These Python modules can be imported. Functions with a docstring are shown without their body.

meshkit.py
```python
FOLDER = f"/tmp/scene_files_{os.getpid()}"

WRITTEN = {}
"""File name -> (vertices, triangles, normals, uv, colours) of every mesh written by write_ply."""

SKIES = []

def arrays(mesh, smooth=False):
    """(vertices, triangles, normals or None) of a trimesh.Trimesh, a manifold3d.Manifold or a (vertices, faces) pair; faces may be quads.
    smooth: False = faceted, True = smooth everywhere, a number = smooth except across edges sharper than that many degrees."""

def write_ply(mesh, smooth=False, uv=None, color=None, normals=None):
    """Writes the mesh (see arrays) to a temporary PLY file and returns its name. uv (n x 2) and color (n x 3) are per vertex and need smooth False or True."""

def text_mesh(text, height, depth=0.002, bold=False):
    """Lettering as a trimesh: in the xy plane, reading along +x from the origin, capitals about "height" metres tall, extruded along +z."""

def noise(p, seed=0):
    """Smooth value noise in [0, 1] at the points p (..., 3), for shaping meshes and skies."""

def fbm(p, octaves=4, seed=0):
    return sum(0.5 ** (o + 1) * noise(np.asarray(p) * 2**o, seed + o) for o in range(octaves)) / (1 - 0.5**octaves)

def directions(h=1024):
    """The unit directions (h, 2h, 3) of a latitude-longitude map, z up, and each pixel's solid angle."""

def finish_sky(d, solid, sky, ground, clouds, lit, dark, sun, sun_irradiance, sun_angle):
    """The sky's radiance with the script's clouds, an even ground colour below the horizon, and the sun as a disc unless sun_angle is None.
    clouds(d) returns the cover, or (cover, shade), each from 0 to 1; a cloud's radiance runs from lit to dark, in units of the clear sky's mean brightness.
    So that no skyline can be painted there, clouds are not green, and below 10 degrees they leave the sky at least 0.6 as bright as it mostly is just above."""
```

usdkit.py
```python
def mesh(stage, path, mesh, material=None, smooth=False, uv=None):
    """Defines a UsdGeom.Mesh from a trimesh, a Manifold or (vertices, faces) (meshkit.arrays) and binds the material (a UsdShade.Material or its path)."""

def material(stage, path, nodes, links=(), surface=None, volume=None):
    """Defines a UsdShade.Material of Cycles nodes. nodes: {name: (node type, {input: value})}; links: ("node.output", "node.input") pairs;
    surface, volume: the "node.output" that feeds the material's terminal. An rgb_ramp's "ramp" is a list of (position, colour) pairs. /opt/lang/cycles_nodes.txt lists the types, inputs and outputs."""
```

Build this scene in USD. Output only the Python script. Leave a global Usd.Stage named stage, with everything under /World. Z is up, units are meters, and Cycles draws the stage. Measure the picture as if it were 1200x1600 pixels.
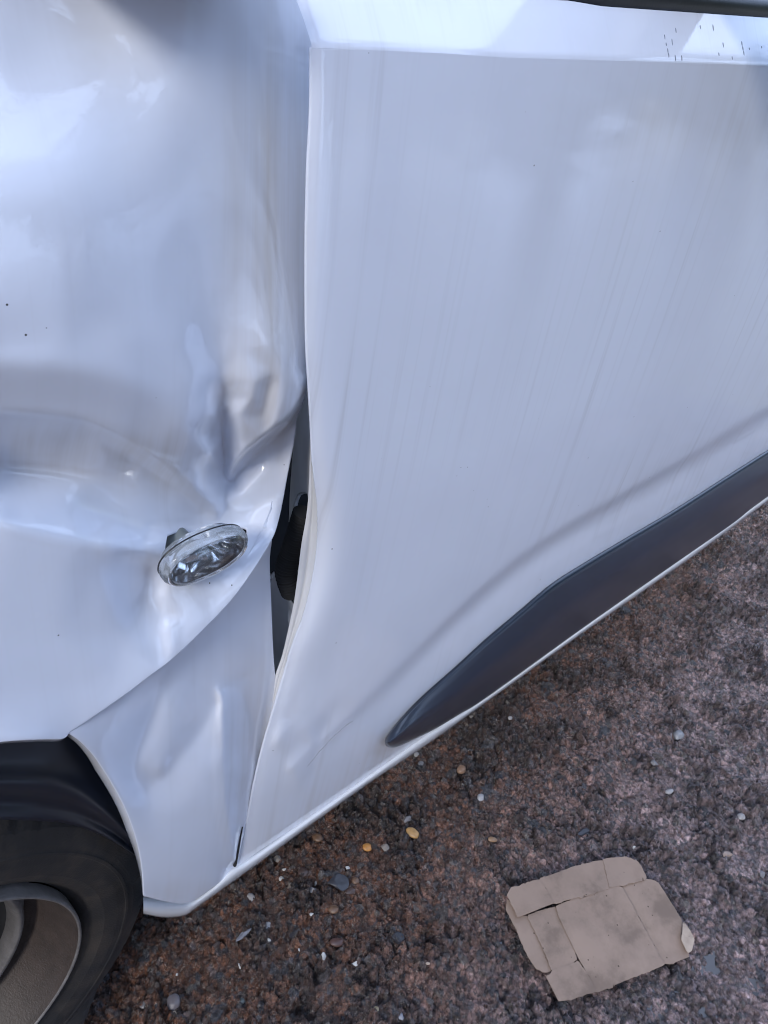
import math, random
import numpy as np, trimesh, usdkit, meshkit
from scipy.interpolate import LinearNDInterpolator
from scipy.ndimage import gaussian_filter, map_coordinates, distance_transform_edt
from scipy.spatial import Delaunay
import shapely, shapely.geometry as sg
from pxr import Usd, UsdGeom, UsdLux, UsdShade, Sdf, Gf, Vt

stage = Usd.Stage.CreateInMemory()
UsdGeom.SetStageUpAxis(stage, UsdGeom.Tokens.z)
UsdGeom.SetStageMetersPerUnit(stage, 1.0)
world = UsdGeom.Xform.Define(stage, '/World')
stage.SetDefaultPrim(world.GetPrim())
UsdGeom.Scope.Define(stage, '/World/Looks')
rng = np.random.default_rng(7)

# ------------------------------------------------------------------ camera, sky, sun, exposure
FPX = 1150.0                       # focal length in pixels of the 1200 x 1600 photograph
D, H = 0.385, 1.14                 # distance to the side of the car, height over the ground
EYE = np.array([0.0, -D, H])
_d = np.array([-230.0, 1500.0, FPX])
_vy = (-FPX * FPX - _d[0] * 1480.0) / _d[1]
_x = np.array([1480.0, _vy, FPX]); _x /= np.linalg.norm(_x); _d /= np.linalg.norm(_d)
ROT = np.stack([_x, np.cross(-_d, _x), -_d])           # world = ROT @ (right, down, forward)
cam = UsdGeom.Camera.Define(stage, '/World/camera')
FOC = 24.0
cam.CreateFocalLengthAttr(FOC)
cam.CreateHorizontalApertureAttr(FOC * 1200 / FPX)
cam.CreateVerticalApertureAttr(FOC * 1600 / FPX)
cam.CreateClippingRangeAttr(Gf.Vec2f(0.01, 500))
cam.CreateExposureAttr(0.36)
_m = np.eye(4); _m[0, :3] = ROT[:, 0]; _m[1, :3] = -ROT[:, 1]; _m[2, :3] = -ROT[:, 2]; _m[3, :3] = EYE
cam.AddTransformOp().Set(Gf.Matrix4d(*_m.ravel().tolist()))

SUN = np.array([-0.72, -0.32, 0.62]); SUN /= np.linalg.norm(SUN)    # direction towards the sun
SKY_STRENGTH, SUN_INTENSITY, SUN_ANGLE = 0.10, 0.38, 14.0
sky = UsdLux.DomeLight.Define(stage, '/World/sky')
sky.GetPrim().SetCustomDataByKey('kind', 'structure')
sky_mat = usdkit.material(stage, '/World/Looks/sky_look', {
    "sky": ("sky_texture", {"sky_type": "single_scattering", "sun_disc": False, "sun_elevation": float(math.asin(SUN[2])), "sun_rotation": float(math.atan2(SUN[0], SUN[1])), "aerosol_density": 0.7, "ozone_density": 1.8}),
    "tc": ("texture_coordinate", {}),
    "mp": ("mapping", {"location": (-1.9, -7.7, 6.0)}),
    "n": ("noise_texture", {"scale": 2.6, "detail": 8.0, "roughness": 0.60, "distortion": 0.25}),
    "r": ("rgb_ramp", {"ramp": [(0.0, (0, 0, 0)), (0.485, (0, 0, 0)), (0.505, (0.85, 0.85, 0.85)), (0.60, (1, 1, 1)), (1.0, (1, 1, 1))]}),
    "mx": ("mix_color", {"fac": 0.5, "b": (14.2, 18.2, 27.0), "use_clamp_result": False}),
    "bg": ("background_shader", {"strength": SKY_STRENGTH}),
}, [("tc.generated", "mp.vector"), ("mp.vector", "n.vector"), ("n.fac", "r.fac"), ("r.color", "mx.fac"), ("sky.color", "mx.a"), ("mx.result", "bg.color")], surface="bg.background")
UsdShade.MaterialBindingAPI.Apply(sky.GetPrim()).Bind(sky_mat)
sun = UsdLux.DistantLight.Define(stage, '/World/sun')
sun.CreateIntensityAttr(SUN_INTENSITY); sun.CreateNormalizeAttr(True); sun.CreateAngleAttr(SUN_ANGLE)
sun.CreateColorAttr(Gf.Vec3f(1.0, 0.98, 0.95))
_z = SUN; _xx = np.cross([0, 0, 1.0], _z); _xx /= np.linalg.norm(_xx); _yy = np.cross(_z, _xx)
_m = np.eye(4); _m[0, :3] = _xx; _m[1, :3] = _yy; _m[2, :3] = _z
sun.AddTransformOp().Set(Gf.Matrix4d(*_m.ravel().tolist()))

# ------------------------------------------------------------------ helpers
USED = {}
def path_for(name, parent=None):
    base = (parent.GetPath().pathString if parent is not None else '/World') + '/' + name
    n = USED.get(base, 0); USED[base] = n + 1
    return base if n == 0 else f'{base}_{n:03d}'

def prim_of(x):
    return x.GetPrim() if hasattr(x, 'GetPrim') else x

def obj(name, mesh, mat, parent=None, smooth=30, colors=None):
    """One Mesh prim under parent, or under /World. colors: {primvar: (n, 3) per vertex} (needs smooth True or False)."""
    m = usdkit.mesh(stage, path_for(name, prim_of(parent) if parent is not None else None), mesh, mat, smooth=smooth)
    for k, v in (colors or {}).items():
        if callable(v): v = v(meshkit.arrays(mesh, smooth)[0])
        UsdGeom.PrimvarsAPI(m).CreatePrimvar(k, Sdf.ValueTypeNames.Color3fArray, 'vertex').Set(Vt.Vec3fArray.FromNumpy(np.asarray(v, np.float32)))
    return m.GetPrim()

def tag(p, label=None, cat=None, group=None, kind=None):
    for k, v in (('label', label), ('category', cat), ('group', group), ('kind', kind)):
        if v: p.SetCustomDataByKey(k, v)
    return p

def thing(name, label, cat, loc=(0, 0, 0), group=None):
    x = UsdGeom.Xform.Define(stage, path_for(name))
    x.AddTranslateOp().Set(Gf.Vec3d(*map(float, loc)))
    return tag(x.GetPrim(), label, cat, group)

def rays(p):
    p = np.atleast_2d(np.asarray(p, float))
    c = np.column_stack([p[:, 0] - 600, p[:, 1] - 800, np.full(len(p), FPX)])
    return c @ ROT.T

from scipy.interpolate import PchipInterpolator
PROFILE = PchipInterpolator([-0.2, 0.1, 0.19, 0.30, 0.42, 0.55, 0.70, 0.85, 0.98, 1.09, 1.3, 1.5], [0.03, 0.006, 0.0, -0.005, -0.0075, -0.0075, -0.005, 0.001, 0.010, 0.022, 0.06, 0.10])
def base_y(z):
    """Side profile of the car: how far the skin lies behind the plane y = 0 at height z."""
    return PROFILE(np.clip(z, -0.2, 1.5))

def on_skin(p, off):
    """Points of the car's side seen along the photograph's lines of sight, off metres proud (+) of its smooth profile."""
    r = rays(p); y = np.zeros(len(r))
    for _ in range(12):
        z = H + r[:, 2] / r[:, 1] * (y + D)
        y = base_y(z) - off
    return EYE + r * ((y + D) / r[:, 1])[:, None]

def on_ground(p, z=0.0):
    r = rays(p)
    return EYE + r * ((z - H) / r[:, 2])[:, None]

def resample(pts, step, closed=False):
    pts = np.asarray(pts, float)
    if closed: pts = np.vstack([pts, pts[:1]])
    s = np.r_[0, np.cumsum(np.linalg.norm(np.diff(pts[:, :2], axis=0), axis=1))]
    n = max(2, int(round(s[-1] / step)) + 1)
    t = np.linspace(0, s[-1], n)
    out = np.column_stack([np.interp(t, s, pts[:, k]) for k in range(pts.shape[1])])
    return out[:-1] if closed else out

def curve(pts, step=4.0):
    """Smooth (Catmull-Rom) curve through points."""
    p = np.asarray(pts, float)
    q = np.vstack([2 * p[0] - p[1], p, 2 * p[-1] - p[-2]])
    out = []
    for i in range(1, len(q) - 2):
        t = np.linspace(0, 1, 16, endpoint=False)[:, None]
        a, b, c, d = q[i - 1], q[i], q[i + 1], q[i + 2]
        out.append(0.5 * (2 * b + (c - a) * t + (2 * a - 5 * b + 4 * c - d) * t ** 2 + (3 * b - a - 3 * c + d) * t ** 3))
    return resample(np.vstack(out + [p[-1:]]), step)

U0, V0, U1, V1, GS = -360, -320, 1660, 1760, 4.0
def field(points, lines, sigma, sharp=(), u1=U1, gain=(1.0, 1.0)):
    """Depth field in millimetres from control points and feature lines, smoothed by sigma pixels, less along the sharp lines (polyline, radius, sigma)."""
    P = [np.array(points, float).reshape(-1, 3)] + [resample(l, 10) for l in lines]
    P = np.vstack(P)
    P[:, 2] = np.where(P[:, 2] < 0, P[:, 2] * gain[0], P[:, 2] * gain[1])
    _, i = np.unique(np.round(P[:, :2]), axis=0, return_index=True); P = P[np.sort(i)]
    us, vs = np.arange(U0, u1 + 1, GS), np.arange(V0, V1 + 1, GS)
    far = np.array([(x, y) for x in (U0 - 600, u1 + 600) for y in (V0 - 600, V1 + 600)], float)
    d = ((far[:, None] - P[None, :, :2]) ** 2).sum(-1).argmin(1)
    P = np.vstack([P, np.column_stack([far, P[d, 2]])])
    uu, vv = np.meshgrid(us, vs)
    f = LinearNDInterpolator(P[:, :2], P[:, 2])(uu, vv)
    levels = [gaussian_filter(f, s / GS) for s in (3.0, 8.0, 16.0, 32.0)]
    sig = sigma(uu, vv).astype(float) if callable(sigma) else np.full(f.shape, float(sigma))
    sig0 = sig.copy()
    pts = np.column_stack([uu.ravel(), vv.ravel()])
    from scipy.spatial import cKDTree
    for l, rad, s in sharp:
        dd = cKDTree(resample(np.asarray(l, float)[:, :2], 4)).query(pts)[0].reshape(f.shape)
        w = np.clip(dd / rad, 0, 1); w = w * w * (3 - 2 * w)
        sig = np.minimum(sig, s + (sig0 - s) * w)
    sl = np.log2(np.clip(sig, 3, 32)); ks = np.log2([3.0, 8.0, 16.0, 32.0])
    out = np.zeros_like(f)
    for k in range(4):
        w = np.interp(sl, ks, np.eye(4)[k]); out += w * levels[k]
    def at(p):
        p = np.atleast_2d(p)
        return map_coordinates(out, [(p[:, 1] - V0) / GS, (p[:, 0] - U0) / GS], order=3, mode='nearest') * 0.001
    return at

def sheet(outline, depth, step=4.0, bstep=2.5, holes=(), where=None, hem=0.0, hem_depth=0.012, thick=0.0):
    """A panel: triangles inside the outline, points on the skin at depth(points); hem > 0 rolls its border round and back."""
    where = where or (lambda p: on_skin(p, depth(p)))
    rings = [resample(outline, bstep, True)] + [resample(h, bstep, True) for h in holes]
    poly = sg.Polygon(rings[0], rings[1:])
    if not poly.is_valid: poly = poly.buffer(0)
    x0, y0, x1, y1 = poly.bounds
    g = np.stack(np.meshgrid(np.arange(x0, x1, step), np.arange(y0, y1, step)), -1).reshape(-1, 2)
    g[:, 0] += (np.round((g[:, 1] - y0) / step) % 2) * step * 0.5
    inner = poly.buffer(-bstep * 0.8)
    g = g[shapely.contains_xy(inner, g[:, 0], g[:, 1])]
    P = np.vstack(rings + [g])
    T = Delaunay(P).simplices
    c = P[T].mean(1)
    T = T[shapely.contains_xy(poly, c[:, 0], c[:, 1])]
    X = where(P)
    n = np.cross(X[T[:, 1]] - X[T[:, 0]], X[T[:, 2]] - X[T[:, 0]])
    flip = (n * (EYE - X[T].mean(1))).sum(1) < 0
    T[flip] = T[flip][:, [0, 2, 1]]
    V, F = [X], [T]
    if hem > 0:
        n = np.cross(X[T[:, 1]] - X[T[:, 0]], X[T[:, 2]] - X[T[:, 0]])
        vn = np.zeros_like(X)
        for k in range(3): np.add.at(vn, T[:, k], n)
        vn /= np.maximum(np.linalg.norm(vn, axis=1, keepdims=True), 1e-12)
        start, off = 0, len(X)
        for r in rings:
            idx = np.arange(start, start + len(r)); start += len(r)
            q = X[idx]; tn = np.roll(q, -1, 0) - np.roll(q, 1, 0); tn /= np.maximum(np.linalg.norm(tn, axis=1, keepdims=True), 1e-12)
            o = np.cross(tn, vn[idx]); o /= np.maximum(np.linalg.norm(o, axis=1, keepdims=True), 1e-12)
            area = 0.5 * np.sum(r[:, 0] * np.roll(r[:, 1], -1) - np.roll(r[:, 0], -1) * r[:, 1])
            sgn = -1.0 if (area > 0) == (r is rings[0]) else 1.0
            o *= sgn
            prev = idx
            for k, a in enumerate(np.radians([30, 60, 90, 120, 150, 180])):
                ring = q + hem * math.sin(a) * o - hem * (1 - math.cos(a)) * vn[idx]
                V.append(ring); cur = np.arange(off, off + len(r)); off += len(r)
                F += [np.column_stack([prev, np.roll(prev, -1), np.roll(cur, -1)]), np.column_stack([prev, np.roll(cur, -1), cur])]
                prev = cur
            ring = q - 2 * hem * vn[idx] - hem_depth * o
            V.append(ring); cur = np.arange(off, off + len(r)); off += len(r)
            F += [np.column_stack([prev, np.roll(prev, -1), np.roll(cur, -1)]), np.column_stack([prev, np.roll(cur, -1), cur])]
    return np.vstack(V), np.vstack(F)

def lathe(profile, n=96, a0=0.0, a1=2 * math.pi, warp=None):
    """Revolves (axial, radius) about the y axis; axial is along -y."""
    p = np.asarray(profile, float); a = np.linspace(a0, a1, n + 1)
    V = np.stack([np.cos(a)[:, None] * p[None, :, 1], -np.repeat(p[None, :, 0], n + 1, 0), np.sin(a)[:, None] * p[None, :, 1]], -1)
    k = len(p); i, j = np.meshgrid(np.arange(n), np.arange(k - 1), indexing='ij')
    q = np.stack([i * k + j, (i + 1) * k + j, (i + 1) * k + j + 1, i * k + j + 1], -1).reshape(-1, 4)
    V = V.reshape(-1, 3)
    if warp is not None: V = warp(V)
    F = np.vstack([q[:, [0, 1, 2]], q[:, [0, 2, 3]]])
    return V, F

def tube(path, rad, n=16, up=(0, 0, 1.0)):
    p = np.asarray(path, float); rad = np.broadcast_to(rad, (len(p),))
    t = np.gradient(p, axis=0); t /= np.linalg.norm(t, axis=1, keepdims=True)
    s = np.cross(t, up); s /= np.maximum(np.linalg.norm(s, axis=1, keepdims=True), 1e-9); w = np.cross(s, t)
    a = np.linspace(0, 2 * math.pi, n, endpoint=False)
    V = p[:, None] + rad[:, None, None] * (np.cos(a)[None, :, None] * s[:, None] + np.sin(a)[None, :, None] * w[:, None])
    i, j = np.meshgrid(np.arange(len(p) - 1), np.arange(n), indexing='ij')
    q = np.stack([i * n + j, i * n + (j + 1) % n, (i + 1) * n + (j + 1) % n, (i + 1) * n + j], -1).reshape(-1, 4)
    V = np.vstack([V.reshape(-1, 3), p[:1], p[-1:]]); e = len(V)
    caps = [(e - 2, (k + 1) % n, k) for k in range(n)] + [(e - 1, (len(p) - 1) * n + k, (len(p) - 1) * n + (k + 1) % n) for k in range(n)]
    return V, np.vstack([q[:, [0, 1, 2]], q[:, [0, 2, 3]], np.array(caps)])

def loft(rows):
    """Quads between rows of points (m, n, 3)."""
    R = np.asarray(rows, float); m, n = R.shape[:2]
    i, j = np.meshgrid(np.arange(m - 1), np.arange(n - 1), indexing='ij')
    q = np.stack([i * n + j, i * n + j + 1, (i + 1) * n + j + 1, (i + 1) * n + j], -1).reshape(-1, 4)
    return R.reshape(-1, 3), np.vstack([q[:, [0, 1, 2]], q[:, [0, 2, 3]]])

def cat(*ms):
    V, F, o = [], [], 0
    for v, f in ms:
        V.append(v); F.append(np.asarray(f) + o); o += len(v)
    return np.vstack(V), np.vstack(F)

def rounded_box(lo, hi, r=0.005):
    b = trimesh.creation.box(np.asarray(hi, float) - lo); b.apply_translation((np.asarray(lo, float) + hi) / 2)
    return np.array(b.vertices), np.array(b.faces)

# ------------------------------------------------------------------ materials
def mat(name, nodes, links, surface="p.BSDF"):
    return usdkit.material(stage, '/World/Looks/' + name, nodes, links, surface=surface)

def paint(name, base, streaks=1.0, rough=0.42, coat=1.0, spec=0.4):
    """White car paint under clear coat: faint run-off streaks, dust and specks, orange-peel in the coat."""
    dirt = tuple(b * f for b, f in zip(base, (0.72, 0.70, 0.68)))
    return mat(name, {
        "geo": ("geometry", {}),
        "map0": ("mapping", {"rotation": (0.0, -0.09, 0.0)}), "map": ("mapping", {"scale": (70.0, 8.0, 1.1)}),
        "n": ("noise_texture", {"scale": 1.0, "detail": 5.0, "roughness": 0.62}),
        "r": ("rgb_ramp", {"ramp": [(0, (0, 0, 0)), (0.52, (0, 0, 0)), (0.60, (0.35, 0.35, 0.35)), (0.68, (0.9, 0.9, 0.9)), (1, (1, 1, 1))]}),
        "big": ("noise_texture", {"scale": 3.2, "detail": 3.0}),
        "br": ("rgb_ramp", {"ramp": [(0, (0, 0, 0)), (0.42, (0.15, 0.15, 0.15)), (0.62, (1, 1, 1)), (1, (1, 1, 1))]}),
        "m": ("math", {"math_type": "multiply"}), "ms": ("math", {"math_type": "multiply", "value2": 0.5 * streaks}),
        "c": ("mix_color", {"a": base, "b": dirt}),
        "dust": ("noise_texture", {"scale": 14.0, "detail": 6.0, "roughness": 0.65}),
        "dr": ("rgb_ramp", {"ramp": [(0, (0.96, 0.96, 0.965)), (1, (1.03, 1.03, 1.025))]}),
        "cd": ("mix_color", {"blend_type": "multiply", "fac": 1.0, "use_clamp": False}),
        "sp": ("voronoi_texture", {"scale": 75.0, "randomness": 1.0}),
        "spr": ("rgb_ramp", {"ramp": [(0, (1, 1, 1)), (0.035, (1, 1, 1)), (0.06, (0, 0, 0)), (1, (0, 0, 0))]}),
        "spn": ("noise_texture", {"scale": 19.0, "detail": 2.0}),
        "spm": ("math", {"math_type": "greater_than", "value2": 0.62}),
        "spx": ("math", {"math_type": "multiply"}),
        "ce": ("mix_color", {"b": (0.05, 0.045, 0.045)}),
        "da": ("attribute", {"attribute": "dirt"}), "dm": ("math", {"math_type": "multiply"}), "dn": ("map_range", {"from_min": 0.3, "from_max": 0.7, "to_min": 0.35, "to_max": 1.3}), "dc": ("mix_color", {"b": (0.46, 0.42, 0.38)}),  # attribute carries grime, plus painted reflection and shade on the fender
        "op": ("noise_texture", {"scale": 420.0, "detail": 1.0}),
        "bump": ("bump", {"strength": 0.022, "distance": 0.002}),
        "p": ("principled_bsdf", {"roughness": rough, "specular_ior_level": spec, "coat_weight": coat, "coat_roughness": 0.008, "coat_ior": 1.5}),
    }, [("geo.position", "map0.vector"), ("map0.vector", "map.vector"), ("map.vector", "n.vector"), ("n.fac", "r.fac"), ("geo.position", "big.vector"), ("big.fac", "br.fac"), ("r.color", "m.value1"), ("br.color", "m.value2"),
        ("m.value", "ms.value1"), ("ms.value", "c.fac"), ("geo.position", "dust.vector"), ("dust.fac", "dr.fac"), ("c.result", "cd.a"), ("dr.color", "cd.b"),
        ("geo.position", "sp.vector"), ("sp.distance", "spr.fac"), ("geo.position", "spn.vector"), ("spn.fac", "spm.value1"), ("spr.color", "spx.value1"), ("spm.value", "spx.value2"),
        ("da.fac", "dm.value1"), ("n.fac", "dn.value"), ("dn.result", "dm.value2"), ("cd.result", "dc.a"), ("dm.value", "dc.fac"), ("dc.result", "ce.a"), ("spx.value", "ce.fac"), ("ce.result", "p.base_color"), ("geo.position", "op.vector"), ("op.fac", "bump.height"), ("bump.normal", "p.coat_normal")])

def plain(name, color, rough, spec=0.5, metal=0.0, bump=0.0, scale=300.0, var=0.25, coat=0.0, vscale=30.0):
    lo, hi = tuple(c * (1 - var) for c in color), tuple(c * (1 + var) for c in color)
    return mat(name, {
        "geo": ("geometry", {}), "n": ("noise_texture", {"scale": vscale, "detail": 6.0, "roughness": 0.65}),
        "r": ("rgb_ramp", {"ramp": [(0.25, lo), (0.75, hi)]}),
        "f": ("noise_texture", {"scale": scale, "detail": 3.0}), "b": ("bump", {"strength": bump, "distance": 0.002}),
        "p": ("principled_bsdf", {"roughness": rough, "specular_ior_level": spec, "metallic": metal, "coat_weight": coat}),
    }, [("geo.position", "n.vector"), ("n.fac", "r.fac"), ("r.color", "p.base_color"), ("geo.position", "f.vector"), ("f.fac", "b.height")] + ([("b.normal", "p.normal")] if bump else []))

M = {}
WHITE = (0.685, 0.715, 0.80)
M['paint'] = paint('white_paint', WHITE)
M['paint_fender'] = paint('white_paint_fender', WHITE, streaks=0.45)
M['paint_plain'] = paint('white_paint_hem', (0.66, 0.66, 0.67), streaks=0.4)
M['trim'] = plain('black_trim', (0.008, 0.013, 0.024), 0.27, spec=0.75, bump=0.10, scale=900, var=0.15)
M['rubber'] = mat('tyre_rubber', {
    "geo": ("geometry", {}), "n": ("noise_texture", {"scale": 14.0, "detail": 8.0, "roughness": 0.7}),
    "r": ("rgb_ramp", {"ramp": [(0.0, (0.012, 0.012, 0.014)), (0.45, (0.018, 0.0175, 0.018)), (0.60, (0.040, 0.034, 0.029)), (0.72, (0.058, 0.049, 0.041)), (1, (0.07, 0.06, 0.05))]}),
    "f": ("noise_texture", {"scale": 500.0, "detail": 4.0}), "b": ("bump", {"strength": 0.25, "distance": 0.002}),
    "p": ("principled_bsdf", {"roughness": 0.58, "specular_ior_level": 0.4})},
    [("geo.position", "n.vector"), ("n.fac", "r.fac"), ("r.color", "p.base_color"), ("geo.position", "f.vector"), ("f.fac", "b.height"), ("b.normal", "p.normal")])
M['liner'] = plain('liner_plastic', (0.004, 0.006, 0.012), 0.42, bump=0.05, scale=120)
M['seal'] = plain('seal_rubber', (0.012, 0.012, 0.014), 0.35, bump=0.05)
M['dark'] = plain('underbody_dark', (0.012, 0.012, 0.013), 0.8)
M['steel'] = plain('wheel_steel', (0.15, 0.14, 0.135), 0.45, metal=0.3, bump=0.2, scale=500, var=0.35, vscale=40)
M['rust'] = plain('wheel_barrel_dirty', (0.042, 0.030, 0.025), 0.55, bump=0.35, scale=400, var=0.4, vscale=45)
M['chrome'] = plain('reflector_chrome', (0.85, 0.86, 0.88), 0.10, metal=0.85, var=0.05)
M['pillar'] = plain('inner_paint', (0.50, 0.51, 0.54), 0.4, var=0.12, vscale=20)
M['drop'] = plain('rain_drop', (0.16, 0.18, 0.22), 0.06)  # drops tinted dark: the dark reflection is put into the base colour
M['scratch'] = plain('scratch_line', (0.22, 0.22, 0.24), 0.6)
M['glass'] = mat('window_glass', {"t": ("transparent_bsdf", {"color": (0.55, 0.6, 0.58)}), "g": ("glossy_bsdf", {"roughness": 0.0}), "f": ("fresnel", {"IOR": 1.5}), "m": ("mix_closure", {})},
                 [("f.fac", "m.fac"), ("t.BSDF", "m.closure1"), ("g.BSDF", "m.closure2")], surface="m.closure")
M['lens'] = mat('clear_plastic', {"t": ("transparent_bsdf", {"color": (0.93, 0.95, 0.96)}), "g": ("glossy_bsdf", {"roughness": 0.03, "color": (1, 1, 1)}), "f": ("fresnel", {"IOR": 1.75}), "m": ("mix_closure", {})},
                [("f.fac", "m.fac"), ("t.BSDF", "m.closure1"), ("g.BSDF", "m.closure2")], surface="m.closure")
M['lens_rim'] = mat('clear_rim_plastic', {"p": ("principled_bsdf", {"base_color": (0.86, 0.90, 0.92), "roughness": 0.10, "transmission_weight": 0.88, "ior": 1.45})}, [])

def cardboard(name, color):
    lo = tuple(c * 0.62 for c in color); hi = tuple(c * 1.12 for c in color)
    return mat(name, {
        "geo": ("geometry", {}), "n": ("noise_texture", {"scale": 15.0, "detail": 9.0, "roughness": 0.66}),
        "r": ("rgb_ramp", {"ramp": [(0.0, lo), (0.36, tuple(c * 0.72 for c in color)), (0.47, tuple(c * 0.98 for c in color)), (0.60, hi), (1, hi)]}),
        "v": ("voronoi_texture", {"scale": 60.0}), "vr": ("rgb_ramp", {"ramp": [(0, (0.12, 0.10, 0.09)), (0.05, (0.2, 0.18, 0.17)), (0.09, (1, 1, 1)), (1, (1, 1, 1))]}), "vm": ("mix_color", {"blend_type": "multiply", "fac": 0.85}),
        "f": ("noise_texture", {"scale": 350.0, "detail": 4.0}), "b": ("bump", {"strength": 0.12, "distance": 0.002}),
        "p": ("principled_bsdf", {"roughness": 0.75, "specular_ior_level": 0.25})},
        [("geo.position", "n.vector"), ("n.fac", "r.fac"), ("geo.position", "v.vector"), ("v.distance", "vr.fac"), ("r.color", "vm.a"), ("vr.color", "vm.b"), ("vm.result", "p.base_color"), ("geo.position", "f.vector"), ("f.fac", "b.height"), ("b.normal", "p.normal")])
M['card'] = cardboard('cardboard', (0.250, 0.180, 0.138))
M['card_light'] = cardboard('cardboard_torn', (0.40, 0.31, 0.24))
M['ground'] = mat('wet_dirt', {
    "at": ("attribute", {"attribute": "col"}), "aw": ("attribute", {"attribute": "wet"}),
    "geo": ("geometry", {}),
    "n": ("noise_texture", {"scale": 340.0, "detail": 6.0, "roughness": 0.7}),
    "r": ("rgb_ramp", {"ramp": [(0.25, (0.40, 0.40, 0.40)), (0.75, (1.7, 1.65, 1.6))]}),
    "c": ("mix_color", {"blend_type": "multiply", "fac": 1.0, "use_clamp": False}),
    "b": ("bump", {"strength": 1.0, "distance": 0.006}),
    "vo": ("voronoi_texture", {"scale": 270.0}), "fx": ("mix", {"mix_type": "linear_light", "fac": 0.45}), "vr": ("rgb_to_bw", {}), "vt": ("map_range", {"from_min": 0.0, "from_max": 1.0, "to_min": 0.75, "to_max": 1.25}), "vc": ("mix_color", {"blend_type": "multiply", "fac": 1.0, "use_clamp": False}),
    "rn": ("noise_texture", {"scale": 90.0, "detail": 3.0}),
    "rm": ("map_range", {"from_min": 0.3, "from_max": 0.7, "to_min": 0.07, "to_max": 0.30}),
    "ra": ("math", {"math_type": "add"}),
    "p": ("principled_bsdf", {"specular_ior_level": 0.5, "coat_weight": 1.0, "coat_roughness": 0.07, "coat_ior": 1.42})},
    [("fx.color", "p.coat_normal"), ("at.color", "c.a"), ("geo.position", "n.vector"), ("n.fac", "r.fac"), ("r.color", "c.b"), ("geo.position", "vo.vector"), ("vo.color", "vr.color"), ("vr.val", "vt.value"), ("c.result", "vc.a"), ("vt.result", "vc.b"), ("vc.result", "p.base_color"), ("n.fac", "b.height"), ("b.normal", "fx.color1"), ("vo.color", "fx.color2"), ("fx.color", "p.normal"),
     ("geo.position", "rn.vector"), ("rn.fac", "rm.value"), ("rm.result", "ra.value1"), ("aw.fac", "ra.value2"), ("ra.value", "p.roughness")])
M['water'] = mat('puddle_water', {"p": ("principled_bsdf", {"base_color": (0.045, 0.038, 0.036), "roughness": 0.03, "specular_ior_level": 0.5})}, [])

STONE = {}
def stone_mat(key, color):
    if key not in STONE:
        STONE[key] = plain('stone_' + key, color, 0.32, bump=0.2, scale=900, var=0.3, vscale=160)
    return STONE[key]

# ------------------------------------------------------------------ the ground
def ground_height(x, y):
    p = np.stack([x, y, np.zeros_like(x)], -1)
    h = (meshkit.fbm(p * 3.0, 3, 1) - 0.5) * 0.022
    h += (meshkit.fbm(p * 26.0, 4, 2) - 0.5) * 0.010
    rid = np.abs(meshkit.fbm(p * np.array([16.0, 26.0, 1]) + 5, 3, 3) - 0.5) * 2
    h -= np.clip(0.12 - rid, 0, 1) * 0.045                     # cracks and gouges
    return h

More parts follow.
